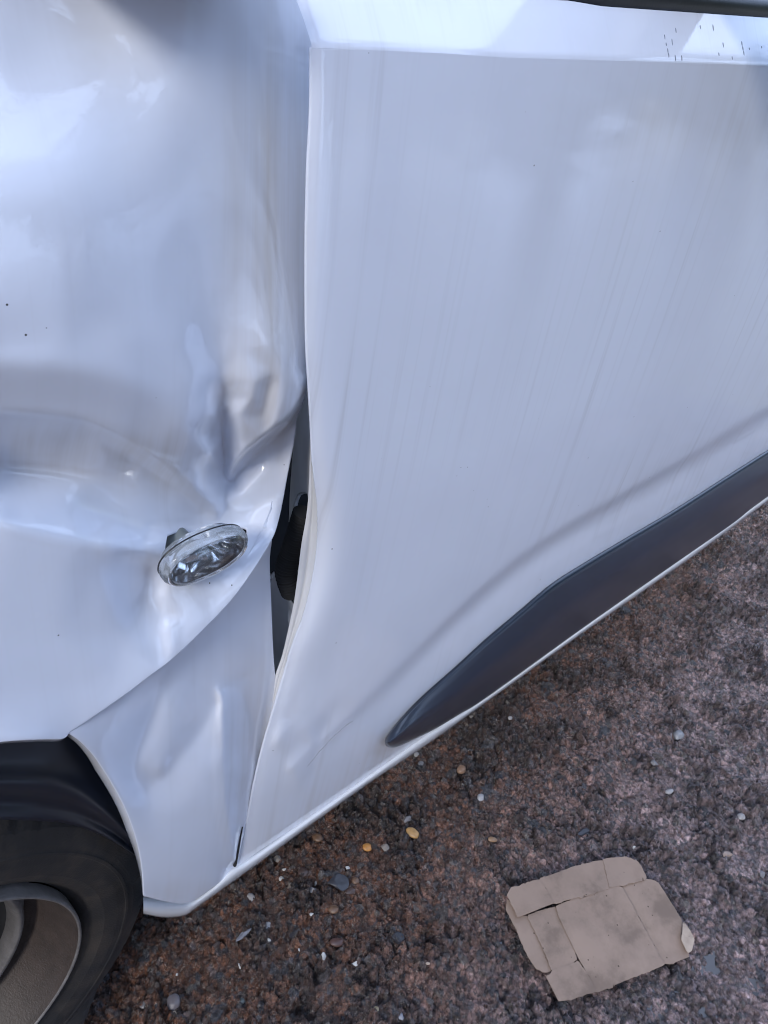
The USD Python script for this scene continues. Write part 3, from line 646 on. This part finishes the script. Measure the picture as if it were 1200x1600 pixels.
for yy in (0.035, 0.30):
    rows.append(np.column_stack([wc[0] + 0.36 * np.cos(a), np.full(60, yy), wc[2] + 0.02 + 0.36 * np.sin(a)]))
rows.append(np.column_stack([np.full(60, wc[0]), np.full(60, 0.30), np.full(60, wc[2])]))
obj('wheel_housing', loft(rows), M['dark'], car, smooth=False)

# --- wheel: deflated tyre on a bare steel rim
R = 0.289
prof = [(-0.165, 0.192), (-0.178, 0.215), (-0.185, 0.245), (-0.178, 0.268), (-0.16, 0.282), (-0.135, R), (-0.10, R), (-0.06, R), (-0.03, R - 0.001), (-0.015, R - 0.005), (-0.004, R - 0.013), (0.005, R - 0.024), (0.0105, R - 0.040), (0.0112, R - 0.046), (0.0126, R - 0.047), (0.0128, R - 0.050), (0.0118, R - 0.051), (0.0125, R - 0.060), (0.011, R - 0.075), (0.006, R - 0.086), (0.000, 0.1965), (-0.004, 0.1930), (-0.009, 0.1895)]
pp = np.asarray(prof); tt = np.r_[0, np.cumsum(np.linalg.norm(np.diff(pp, axis=0), axis=1))]
fine_t = np.unique(np.r_[np.linspace(0, tt[-1], 90), tt]); pp = np.column_stack([np.interp(fine_t, tt, pp[:, 0]), np.interp(fine_t, tt, pp[:, 1])])
def squash(V):
    V = V.copy(); a = np.arctan2(V[:, 2], V[:, 0]); r = np.hypot(V[:, 0], V[:, 2])
    sh = np.exp(-((r - (R - 0.012)) / 0.016) ** 2) * (V[:, 1] > -0.02) * (V[:, 1] < 0.03)
    notch = (np.mod(a * 34 / math.pi + 0.2 * np.sin(3 * a), 1.0) < 0.13)
    k = 1 - 0.014 * sh * notch
    V[:, 0] *= k; V[:, 2] *= k
    zz = V[:, 2] + wc[2]; press = np.clip(0.075 - zz, 0, 0.2)
    side = V[:, 1] < 0.02
    V[:, 1] = np.where(side, V[:, 1] - press * 0.55, V[:, 1] + press * 0.1)
    V[:, 0] *= 1 + press * 1.0
    V[:, 2] = np.maximum(zz, 0.004 + 0.25 * np.minimum(zz - 0.004, 0)) - wc[2]
    V[:, 2] = np.maximum(V[:, 2], 0.003 - wc[2])
    return V
yaw = math.radians(3)
def place_wheel(m):
    v, f = m; v = v.copy()
    c, s = math.cos(yaw), math.sin(yaw)
    v[:, :2] = v[:, :2] @ np.array([[c, s], [-s, c]])
    return v + wc, f
wheel = UsdGeom.Xform.Define(stage, path_for('front_wheel', car)).GetPrim()
obj('tyre', place_wheel(lathe(pp, 340, warp=squash)), M['rubber'], wheel, smooth=50)
rimp = [(-0.008, 0.1885), (0.002, 0.189), (0.0075, 0.189), (0.0100, 0.1882), (0.0108, 0.1868), (0.0102, 0.1857), (0.0085, 0.1850)]
obj('rim_flange', place_wheel(lathe(rimp, 160)), M['steel'], wheel, smooth=True)
barrel = [(0.0085, 0.1850), (0.0045, 0.1842), (0.000, 0.1832), (-0.012, 0.179), (-0.022, 0.1765), (-0.032, 0.172), (-0.042, 0.1685), (-0.052, 0.166), (-0.058, 0.162), (-0.062, 0.157)]
obj('rim_barrel', place_wheel(lathe(barrel, 160)), M['rust'], wheel, smooth=True)
disc = [(-0.062, 0.157), (-0.055, 0.1535), (-0.046, 0.1505), (-0.042, 0.147), (-0.043, 0.143), (-0.050, 0.140), (-0.062, 0.138)]
obj('wheel_disc', place_wheel(lathe(disc, 160)), M['steel'], wheel, smooth=True)
hubp = [(-0.062, 0.138), (-0.085, 0.134), (-0.095, 0.07), (-0.06, 0.062), (-0.045, 0.058), (-0.03, 0.04), (-0.028, 0.0)]
obj('hub', place_wheel(lathe(hubp, 64)), M['dark'], wheel, smooth=40)

# --- gap between fender and door: inner pillar, slot, wiring boot
gp = curve([(470, 560), (500, 560), (510, 700), (506, 860), (490, 960), (470, 985), (458, 930), (452, 860), (452, 790), (458, 700), (466, 620), (470, 560)], 4)[:-1]
gap_f = field([(470, 560, -75), (500, 560, -60), (452, 700, -150), (462, 700, -90), (474, 700, -60), (490, 700, -46), (445, 820, -170), (460, 820, -100), (476, 820, -66), (490, 830, -55), (445, 930, -120), (470, 950, -60), (500, 900, -50)], [], 9, u1=560)
gp2 = curve([(428, 895), (440, 912), (452, 938), (462, 955), (470, 985), (452, 1040), (438, 1075), (424, 1080), (420, 1000), (422, 930), (428, 895)], 4)[:-1]
gap_f2 = field([(428, 895, -75), (440, 912, -62), (462, 955, -46), (452, 1040, -42), (424, 1080, -70), (418, 1000, -120), (430, 1000, -85), (445, 1000, -50)], [], 9, u1=560)
obj('door_step_panel', sheet(gp2, gap_f2, step=4, hem=0.001), M['pillar'], car, smooth=True)
slot = curve([(465, 772), (472, 769), (480, 771), (482, 790), (480, 826), (474, 846), (464, 850), (457, 842), (456, 815), (460, 785), (465, 772)], 3)[:-1]
obj('inner_pillar', sheet(gp, gap_f, step=4, hem=0.002, holes=[slot]), M['pillar'], car, smooth=True)
pts3 = on_skin([(476, 800), (468, 825), (460, 850), (452, 872), (447, 892), (450, 908), (456, 925)], np.array([-0.045, -0.047, -0.05, -0.052, -0.052, -0.05, -0.05]))
pp3 = curve(pts3[:, [2, 0, 1]], 0.0005)[:, [1, 2, 0]]
sl = np.r_[0, np.cumsum(np.linalg.norm(np.diff(pp3, axis=0), axis=1))]
rad = 0.0100 + 0.0014 * np.sin(sl / 0.0032 * 2 * math.pi)
obj('wiring_boot', tube(pp3, rad, 24), M['dark'], car, smooth=40)

obj('cavity_back', loft([on_skin([(380, 560), (520, 560)], np.array([-0.24, -0.22])), on_skin([(380, 1120), (520, 1120)], np.array([-0.24, -0.22]))]), M['dark'], car, smooth=False)

# --- turn indicator hanging out of its hole
ind_c = np.array([325.0, 873.0])
c3 = on_skin([ind_c], np.array([0.008]))[0]
e1 = on_skin([(390, 846)], np.array([0.006]))[0] - on_skin([(261, 899)], np.array([0.010]))[0]
a_len = np.linalg.norm(e1) / 2; e1 /= np.linalg.norm(e1)
nrm = np.array([0.10, -0.96, -0.20]); nrm -= nrm @ e1 * e1; nrm /= np.linalg.norm(nrm)
e2 = np.cross(nrm, e1); e2 *= np.sign(e2[2])
b_len = a_len * 0.60
th = np.linspace(0, 2 * math.pi, 193)
def ell(k, d, sh=0.0, p=2.25):
    cx, sx = np.cos(th), np.sin(th)
    ex, ey = np.sign(cx) * np.abs(cx) ** (2 / p), np.sign(sx) * np.abs(sx) ** (2 / p)
    return c3 + (a_len * k * ex)[:, None] * e1 + (b_len * (k if sh == 0 else sh) * ey)[:, None] * e2 + d * nrm
ind = UsdGeom.Xform.Define(stage, path_for('side_indicator', fender)).GetPrim() if False else None
lens_rows = [ell(k, d) for k, d in [(0.90, 0.0015), (0.87, 0.0032), (0.80, 0.0050), (0.68, 0.0066), (0.52, 0.0078), (0.34, 0.0086), (0.16, 0.0090), (0.001, 0.0091)]]
body_rows = [ell(0.84, -0.016), ell(0.92, -0.012), ell(0.98, -0.0095), ell(1.0, -0.0085), ell(1.0, -0.0075)] + [ell(1.0 + 0.008 * (i % 2), d) for i, d in enumerate(np.linspace(-0.0068, -0.0005, 7))] + [ell(0.985, 0.0006), ell(0.95, 0.0018), ell(0.90, 0.0016)]
# fine ribs round the clear band
rib = 1 + 0.010 * (np.mod(np.arange(193), 2))
body_rows = [c3 + (q - c3) * (rib[:, None] if 4 < i < 11 else 1) for i, q in enumerate(body_rows)]
bowl = [ell(0.895, 0.0008), ell(0.84, -0.006), ell(0.70, -0.012), ell(0.46, -0.015), ell(0.22, -0.0155), ell(0.001, -0.015)]
indi = obj('side_indicator', loft(body_rows), M['lens_rim'], car, smooth=40)
tag(indi, 'clear oval turn indicator hanging tilted out of its torn hole')
obj('lens', loft(lens_rows), M['lens'], indi, smooth=True)
bw = [b.copy() for b in bowl]
for k in range(1, 5):
    ph = (k * 7) % 24; sec = ((np.arange(193) + ph) // 24) % 8
    fac = ((np.mod(np.arange(193) + ph, 24) / 24.0 - 0.5) * np.random.default_rng(40 + k).uniform(-0.011, 0.011, 8)[sec])[:, None]
    bw[k] = bw[k] + fac * nrm
obj('reflector', loft(bw), M['chrome'], indi, smooth=False)
ch = [ell(0.955, 0.0018), ell(0.94, 0.0030), ell(0.915, 0.0030), ell(0.90, 0.0016)]
sel = np.arange(96, 193)
obj('chrome_edge', loft([r[sel] for r in ch]), M['chrome'], indi, smooth=True)
bl = trimesh.creation.icosphere(2, 0.0045); obj('bulb', (np.array(bl.vertices) * [1.3, 1, 1] + c3 - 0.008 * nrm, bl.faces), M['lens_rim'], indi, smooth=True)
gs = [ell(0.96, -0.0105), ell(1.005, -0.0100), ell(1.006, -0.0092), ell(0.99, -0.0088)]
obj('gasket', loft(gs), M['seal'], indi, smooth=True)
hb = trimesh.creation.cylinder(0.010, 0.03, sections=20)
hv = np.array(hb.vertices)[:, [0, 2, 1]] + on_skin([(282, 848)], np.array([-0.024]))[0]
obj('bulb_holder', (hv, hb.faces), plain('holder_plastic', (0.16, 0.18, 0.18), 0.5), car, smooth=30)

# --- window: rubber seal, glass and mirror above the ledge
lt = LEDGE_TOP[30:]
seal_rows = []
for a, r in zip(np.linspace(-150, 120, 14), [0.011] * 14):
    q = lt.copy(); q[:, 1] += 0.008 + r * 0.8 * -math.cos(math.radians(a)) * 0.8; q[:, 2] += 0.006 + r * math.sin(math.radians(a)); seal_rows.append(q)
obj('window_seal', loft(seal_rows), M['seal'], door, smooth=True)
g0 = lt.copy(); g0[:, 1] += 0.016; g1 = g0.copy(); g1[:, 1] += 0.17; g1[:, 2] += 0.42
obj('window_glass', loft([g0, g1]), M['glass'], door, smooth=False)
obj('added_shade_block', rounded_box((0.165, 0.0, 1.128), (0.262, 0.12, 1.15)), M['seal'], car, smooth=False)  # added out-of-view block, shades the top of the fender
# mirror housing over the front corner of the window, just above the frame
mx0, mx1 = 0.76, 0.905
sp = trimesh.creation.icosphere(4, 1.0); mv = np.array(sp.vertices)
mv = np.sign(mv) * np.abs(mv) ** 0.72 * [0.085, 0.13, 0.085]
mir = obj('mirror_housing', (mv + [(mx0 + mx1) / 2, -0.10, 1.262], sp.faces), M['seal'], door, smooth=True)
arm = rounded_box((mx0 + 0.02, -0.03, 1.17), (mx1 - 0.03, 0.075, 1.20)); obj('mirror_arm', arm, M['seal'], door, smooth=False)

# --- the rest of the body behind the panels, keeping the inside and the underside dark
bx = [rounded_box((-0.55, 0.32, 0.22), (3.0, 1.62, 0.26)), rounded_box((0.45, 0.14, 0.235), (3.0, 0.32, 0.28)), rounded_box((-0.9, 0.16, 0.66), (0.55, 1.62, 1.0)), rounded_box((0.25, 0.16, 0.26), (0.34, 1.6, 1.05))]
obj('underbody', cat(*bx), M['dark'], car, smooth=False)
hood = loft([np.array([(x, y, 1.10 + 0.05 * math.sin((y - 0.06) / 1.5 * math.pi)) for x in np.linspace(-0.9, 0.36, 20)]) for y in np.linspace(0.06, 1.62, 20)])
obj('bonnet', hood, M['paint'], car, smooth=True)
roof = loft([np.array([(x, y, 1.62 + 0.05 * math.sin((y - 0.24) / 1.2 * math.pi)) for x in np.linspace(0.75, 3.0, 20)]) for y in np.linspace(0.24, 1.44, 20)])
obj('roof', roof, M['paint'], car, smooth=True)

# ------------------------------------------------------------------ added unseen building behind the camera, cuts low front light and fills reflections
M['brick'] = mat('yard_brick', {
    "geo": ("geometry", {}), "sx": ("separate_xyz", {}), "cx": ("combine_xyz", {}),
    "b": ("brick_texture", {"color1": (0.20, 0.10, 0.07), "color2": (0.14, 0.075, 0.055), "mortar": (0.22, 0.20, 0.18), "scale": 1.0, "mortar_size": 0.012, "brick_width": 0.225, "row_height": 0.075}),
    "p": ("principled_bsdf", {"roughness": 0.85})},
    [("geo.position", "sx.vector"), ("sx.x", "cx.x"), ("sx.z", "cx.y"), ("cx.vector", "b.vector"), ("b.color", "p.base_color")])
M['slate'] = plain('roof_slate', (0.05, 0.05, 0.055), 0.6, vscale=3)
M['pane'] = plain('window_dark', (0.02, 0.022, 0.025), 0.1)
bld = thing('added_brick_building', 'added red brick building with slate roof, out of view behind the camera', 'building', (0, 0, 0))
WY, WH = -4.4, 4.9
obj('wall', rounded_box((-18, WY - 8, 0), (1.1, WY, WH)), M['brick'], bld, smooth=False)
obj('roof', loft([np.array([(x, WY + 0.3, WH), (x, WY - 4, WH + 2.3), (x, WY - 8.3, WH)]) for x in (-18.3, 1.4)]), M['slate'], bld, smooth=False)
for wx in np.arange(-16, 0, 3.2):
    obj('window', rounded_box((wx, WY - 0.05, 1.2), (wx + 1.2, WY + 0.03, 3.0)), M['pane'], bld, smooth=False)

M['leaf'] = mat('leaves', {"oi": ("geometry", {}), "r": ("rgb_ramp", {"ramp": [(0, (0.03, 0.055, 0.018)), (1, (0.07, 0.10, 0.03))]}), "p": ("principled_bsdf", {"roughness": 0.6}), "t": ("translucent_bsdf", {"color": (0.08, 0.12, 0.03)}), "m": ("mix_closure", {"fac": 0.3})},
    [("oi.random_per_island", "r.fac"), ("r.color", "p.base_color"), ("p.BSDF", "m.closure1"), ("t.BSDF", "m.closure2")], surface="m.closure")
M['bark'] = plain('bark', (0.08, 0.06, 0.045), 0.9)
for tx, ty, th_, wd, lab in [(3.4, -4.6, 4.8, 1.0, 'added low leafy tree nearest the end of the added building'), (5.0, -5.2, 5.6, 1.3, 'added rounded leafy tree second from the added building'), (7.0, -4.8, 5.0, 1.2, 'added leafy tree third from the added building'), (10.4, -5.0, 5.8, 1.5, 'added tall leafy tree across the gap in the row'), (13.5, -5.7, 5.2, 1.6, 'added leafy tree second past the gap in the row'), (17.0, -5.2, 6.2, 1.8, 'added tallest leafy tree at the far end of the row')]:
    tr = thing('added_leafy_tree', lab, 'tree', (tx, ty, 0))  # added unseen tree, dims front light and breaks up the paint reflections
    obj('trunk', tube(np.array([(0, 0, 0), (0.05, 0.03, 1.0), (-0.03, 0.05, 2.0), (0.02, 0, th_ * 0.6), (0, 0.1, th_ * 0.85)]), np.array([0.22, 0.17, 0.14, 0.09, 0.03]), 10), M['bark'], tr)
    cl = rng.normal(0, 1, (22, 3)); cl /= np.linalg.norm(cl, axis=1, keepdims=True); cl *= rng.uniform(0.3, 1.0, (22, 1)) * [wd * 0.85, wd * 0.85, th_ * 0.40]; cl[:, 2] += th_ * 0.54
    N = 3600; cen = cl[rng.integers(22, size=N)] + rng.normal(0, 0.28, (N, 3))
    a_, b_ = rng.normal(0, 1, (N, 3)), rng.normal(0, 1, (N, 3)); a_ /= np.linalg.norm(a_, axis=1, keepdims=True); b_ = np.cross(a_, b_); b_ /= np.linalg.norm(b_, axis=1, keepdims=True)
    V = np.stack([cen - a_ * 0.15, cen + b_ * 0.08, cen + a_ * 0.15, cen - b_ * 0.08], 1).reshape(-1, 3); k = np.arange(N)[:, None] * 4
    obj('crown', (V, np.vstack([k + [0, 1, 2], k + [0, 2, 3]])), M['leaf'], tr, smooth=False)

# ------------------------------------------------------------------ flattened cardboard
box = thing('flattened_box', 'flattened brown cardboard box lying open on the wet ground', 'cardboard')
def crop8(l): return [(740 + x / 3.0, 1300 + y / 3.0) for x, y in l]
def board(name, pts, z, material, thick=0.0014, curl=None, step=6):
    poly = sg.Polygon(crop8(pts)).buffer(0.8, join_style=2)
    ring = resample(np.array(poly.exterior.coords)[:-1], 2.5, True)
    P0 = on_ground(ring, z)[:, :2]
    x0, y0 = P0.min(0); x1, y1 = P0.max(0)
    g = np.stack(np.meshgrid(np.arange(x0, x1, 0.005), np.arange(y0, y1, 0.005)), -1).reshape(-1, 2)
    pw = sg.Polygon(P0).buffer(0); inn = pw.buffer(-0.002)
    g = g[shapely.contains_xy(inn, g[:, 0], g[:, 1])]
    jag = P0 + rng.normal(0, 0.0004, P0.shape) + (meshkit.noise(np.column_stack([P0 * 90, np.zeros(len(P0))]), 5)[:, None] - 0.5) * 0.003
    P = np.vstack([jag, g]); T = Delaunay(P).simplices; c = P[T].mean(1); T = T[shapely.contains_xy(pw, c[:, 0], c[:, 1])]
    q = P[T]; ar = np.cross(q[:, 1] - q[:, 0], q[:, 2] - q[:, 0]); T[ar < 0] = T[ar < 0][:, [0, 2, 1]]
    zz = z + (meshkit.fbm(np.column_stack([P * 14, np.zeros(len(P))]), 3, 21) - 0.5) * 0.006
    tilt = np.random.default_rng(len(USED) * 3 + int(pts[0][0])).normal(0, 0.018, 2); zz = zz + (P - P.mean(0)) @ tilt
    if curl is not None: zz = zz + curl(P)
    top = np.column_stack([P, zz]); bot = np.column_stack([P, zz - thick]); m, n = len(P), len(ring)
    k = np.arange(n); k2 = (k + 1) % n
    side = np.vstack([np.column_stack([k, k + m, k2 + m]), np.column_stack([k, k2 + m, k2])])
    return obj(name, (np.vstack([top, bot]), np.vstack([T, T[:, ::-1] + m, side])), material, box, smooth=35)
Zc = 0.017
board('panel', [(388, 346), (520, 300), (640, 264), (690, 258), (895, 622), (740, 680), (578, 748), (530, 650), (480, 560), (430, 460), (402, 398)], Zc + 0.003, M['card'])
board('side_panel', [(692, 257), (760, 234), (800, 219), (838, 228), (868, 246), (892, 284), (935, 352), (978, 428), (978, 500), (1004, 566), (1006, 584), (960, 600), (898, 621), (800, 452)], Zc + 0.0015, M['card'])
board('torn_corner', [(984, 430), (1010, 462), (1031, 505), (1022, 552), (1006, 570), (990, 540), (974, 506), (980, 470)], Zc + 0.009, M['card_light'], thick=0.0015)
board('flap', [(160, 290), (182, 259), (245, 238), (310, 219), (372, 334), (290, 364), (210, 396), (186, 345)], Zc + 0.0075, M['card'])
board('flap', [(312, 218), (400, 188), (500, 155), (605, 126), (636, 262), (520, 299), (374, 333)], Zc + 0.0065, M['card'])
board('flap', [(608, 125), (680, 119), (736, 121), (772, 142), (795, 180), (810, 214), (720, 242), (638, 261)], Zc + 0.0058, M['card'])
board('side_strip', [(160, 318), (174, 332), (206, 398), (254, 394), (300, 486), (338, 570), (362, 648), (330, 652), (298, 638), (268, 604), (240, 545), (200, 450), (154, 362)], Zc - 0.0022, M['card'])
board('inner_panel', [(256, 394), (300, 376), (382, 350), (404, 400), (440, 480), (484, 600), (420, 630), (368, 646), (340, 572), (300, 484)], Zc + 0.0004, M['card'])
board('bottom_flap', [(344, 676), (372, 660), (369, 648), (430, 628), (490, 606), (530, 664), (574, 746), (480, 776), (402, 793), (372, 734)], Zc + 0.0014, M['card'])

# ------------------------------------------------------------------ single pebbles
def pebble(name, u, v, L, W, ang, key, color, label, catg='pebble', angular=False, flat=0.6, group=None):
    c = on_ground([(u, v)], 0.004)[0]
    a = math.radians(ang)
    d1 = on_ground([(u + L / 2 * math.cos(a), v + L / 2 * math.sin(a))], 0.004)[0] - c
    d2 = on_ground([(u - W / 2 * math.sin(a), v + W / 2 * math.cos(a))], 0.004)[0] - c
    s = trimesh.creation.icosphere(3 if L > 9 else 2, 1.0); V = np.array(s.vertices)
    seed = int(u * 7 + v)
    nz = meshkit.fbm(V * 1.3 + seed, 2, seed) - 0.5
    if angular:
        r2 = np.random.default_rng(seed)
        for _ in range(9):
            nrm = r2.normal(size=3); nrm /= np.linalg.norm(nrm); k = r2.uniform(0.45, 0.8)
            dd = V @ nrm; V = V - np.clip(dd - k, 0, None)[:, None] * nrm
    V = V * (1 + 0.35 * nz[:, None])
    hgt = flat * np.linalg.norm(d2)
    W3 = V[:, :1] * d1 + V[:, 1:2] * d2 + V[:, 2:] * np.array([0, 0, hgt])
    base = np.array([c[0], c[1], ground_z(c[0], c[1]) + hgt * 0.18])
    x = UsdGeom.Xform.Define(stage, path_for(name)); x.AddTranslateOp().Set(Gf.Vec3d(*base.tolist()))
    obj('stone_body', (W3, s.faces), stone_mat(key, color), x, smooth=25 if angular else True)
    tag(x.GetPrim(), label, catg, group)
AMBER, ORANGE, BROWN, GTAN, DBROWN, WHT, LGREY, GREYC, SLATE = (0.36, 0.21, 0.08), (0.42, 0.19, 0.05), (0.13, 0.075, 0.045), (0.20, 0.17, 0.14), (0.06, 0.038, 0.032), (0.44, 0.425, 0.40), (0.28, 0.26, 0.25), (0.15, 0.14, 0.14), (0.028, 0.027, 0.032)
PEB = [
 (645, 1300, 24, 14, 30, 'amber', AMBER, 'largest amber oval pebble, out from the black trim tip'),
 (574, 1320, 15, 12, 10, 'orange', ORANGE, 'small bright orange pebble left of the large amber one'),
 (497, 1305, 17, 13, 20, 'brown', BROWN, 'rounded brown pebble closest to the sill edge'),
 (602, 1320, 20, 13, 55, 'greytan', GTAN, 'grey tan pebble just right of the orange pebble'),
 (435, 1339, 17, 12, 10, 'greytan', GTAN, 'mottled tan pebble under the sill, above the white chips'),
 (474, 1360, 17, 15, 0, 'dbrown', DBROWN, 'smooth dark purple brown pebble right of the white chips'),
 (462, 1384, 23, 20, 0, 'dbrown', DBROWN, 'largest round dark brown pebble below the white chips'),
 (439, 1369, 11, 9, 40, 'white', WHT, 'white angular chip left of the dark brown pebbles'),
 (444, 1355, 11, 6, 0, 'white', WHT, 'flat white sliver directly above the white angular chip'),
 (393, 1399, 16, 11, 40, 'lgrey', LGREY, 'smooth pale grey pebble nearest the end of the sill'),
 (543, 1353, 9, 6, 0, 'white', WHT, 'tiny white chip above the black slate wedge'),
 (494, 1372, 5, 9, 0, 'white', WHT, 'tiny upright white chip left of the black slate wedge'),
 (550, 1386, 22, 12, -20, 'dbrown', DBROWN, 'dark brown oval pebble touching the right side of the slate wedge'),
 (556, 1372, 12, 11, 0, 'brown', BROWN, 'small round brown pebble atop the dark oval one'),
 (522, 1417, 17, 13, 0, 'brown', BROWN, 'brown pebble half sunk below the black slate wedge'),
 (487, 1427, 7, 6, 0, 'white', WHT, 'tiny white chip left of the half sunk brown pebble'),
 (418, 1442, 12, 13, 0, 'lgrey', LGREY, 'round pale grey pebble below the end of the sill'),
 (420, 1467, 8, 8, 0, 'white', WHT, 'small white pebble below the round pale grey one'),
 (506, 1493, 9, 13, 0, 'white', WHT, 'upright white pebble left of the largest white pebble'),
 (557, 1503, 17, 11, -5, 'white', WHT, 'largest clean white oval pebble on open dirt'),
 (467, 1482, 4, 7, 0, 'white', WHT, 'tiny white sliver left of the upright white pebble'),
 (527, 1470, 24, 14, 0, 'dbrown', (0.07, 0.035, 0.028), 'dark reddish brown stone above the two white pebbles'),
 (489, 1387, 14, 14, 0, 'grey', GREYC, 'grey pebble between the round dark brown pebble and slate wedge'),
 (721, 1201, 14, 14, 0, 'brown', (0.2, 0.12, 0.075), 'tan brown pebble beside the dark hollow near the trim'),
 (658, 1190, 10, 9, 0, 'grey', GREYC, 'small grey pebble just outside the sill below the trim tip'),
 (651, 1177, 8, 8, 0, 'lgrey', LGREY, 'tiny pale pebble right against the sill below the trim tip'),
 (752, 1244, 12, 11, 0, 'lgrey', (0.3, 0.29, 0.29), 'round grey pebble in a dark hollow away from the car'),
 (724, 1224, 6, 8, 0, 'tan', GTAN, 'tiny tan pebble below the tan brown pebble'),
 (797, 1122, 7, 6, 0, 'lgrey', LGREY, 'tiny pale pebble on black grit by the trim'),
 (793, 1096, 6, 8, 0, 'tan', GTAN, 'tiny tan pebble almost under the trim'),
 (770, 1310, 15, 8, 10, 'brown', (0.22, 0.13, 0.07), 'flat tan pebble between the amber pebble and the cardboard'),
 (637, 1277, 12, 14, 0, 'grey', GREYC, 'grey pebble just above the large amber pebble'),
 (736, 1120, 8, 6, 20, 'tan', GTAN, 'tiny tan pebble tucked beside the sill'),
 (1060, 1149, 17, 14, 20, 'lgrey', (0.22, 0.22, 0.23), 'round flat grey pebble on the far wet ground'),
 (1045, 1238, 13, 8, -10, 'lgrey', LGREY, 'pale oval pebble on the wet ground behind the cardboard'),
 (1020, 1197, 13, 11, 30, 'grey', GREYC, 'dull grey pebble behind the pale oval one'),
 (1132, 1334, 25, 10, 5, 'tan', (0.26, 0.19, 0.15), 'long tan stone on the wet ground right of the cardboard'),
 (1155, 1280, 13, 9, 30, 'lgrey', LGREY, 'pale grey pebble near the right edge above the long tan stone'),
 (994, 1319, 7, 7, 0, 'white', WHT, 'tiny white pebble just behind the cardboard'),
 (1191, 1365, 14, 11, 40, 'grey', GREYC, 'grey pebble at the right edge below the long tan stone'),
 (276, 1521, 6, 6, 0, 'white', WHT, 'tiny white chip on brown dirt right of the tyre'),
 (374, 1505, 6, 11, -20, 'white', WHT, 'thin white chip standing in brown dirt'),
 (271, 1564, 22, 27, 20, 'grey', (0.12, 0.105, 0.11), 'large purplish grey stone on the ground right of the tyre'),
 (224, 1570, 12, 13, 0, 'grey', GREYC, 'grey pebble close to the tyre'),
 (377, 1560, 11, 11, 0, 'green', (0.05, 0.06, 0.058), 'dark greenish round pebble at the bottom'),
 (587, 1577, 11, 12, 20, 'tan', (0.36, 0.28, 0.17), 'yellowish tan pebble at the bottom left of the cardboard'),
 (667, 1509, 10, 5, -5, 'tan', (0.33, 0.25, 0.19), 'flat tan sliver between white pebble and cardboard'),
 (627, 1588, 9, 14, 0, 'grey', (0.2, 0.2, 0.22), 'grey upright pebble at the bottom beside the yellowish tan one'),
]
for (u, v, L, W, ang, key, col, label) in PEB:
    k = key + '_' + '_'.join(str(int(c * 100)) for c in col)
    pebble('pebble', u, v, L, W, ang, k, col, label, angular=key in ('white', 'grey', 'greytan', 'tan') and L < 22)
pebble('slate_chip', 527, 1376, 40, 27, 15, 'slate', SLATE, 'black slate wedge lying among the brown pebbles', 'stone', True, 0.4)
pebble('slate_chip', 620, 1464, 24, 22, 0, 'slate', SLATE, 'shiny black lump of stone on open dirt above the white pebbles', 'stone', True, 0.8)
pebble('slate_chip', 380, 1461, 34, 8, -42, 'stick', (0.17, 0.17, 0.19), 'long grey splinter of slate left of the pale pebbles', 'stone', True, 0.8)
pebble('slate_chip', 912, 1296, 22, 12, -15, 'slate', SLATE, 'black wet stone in a dip behind the cardboard', 'stone', True, 0.5)
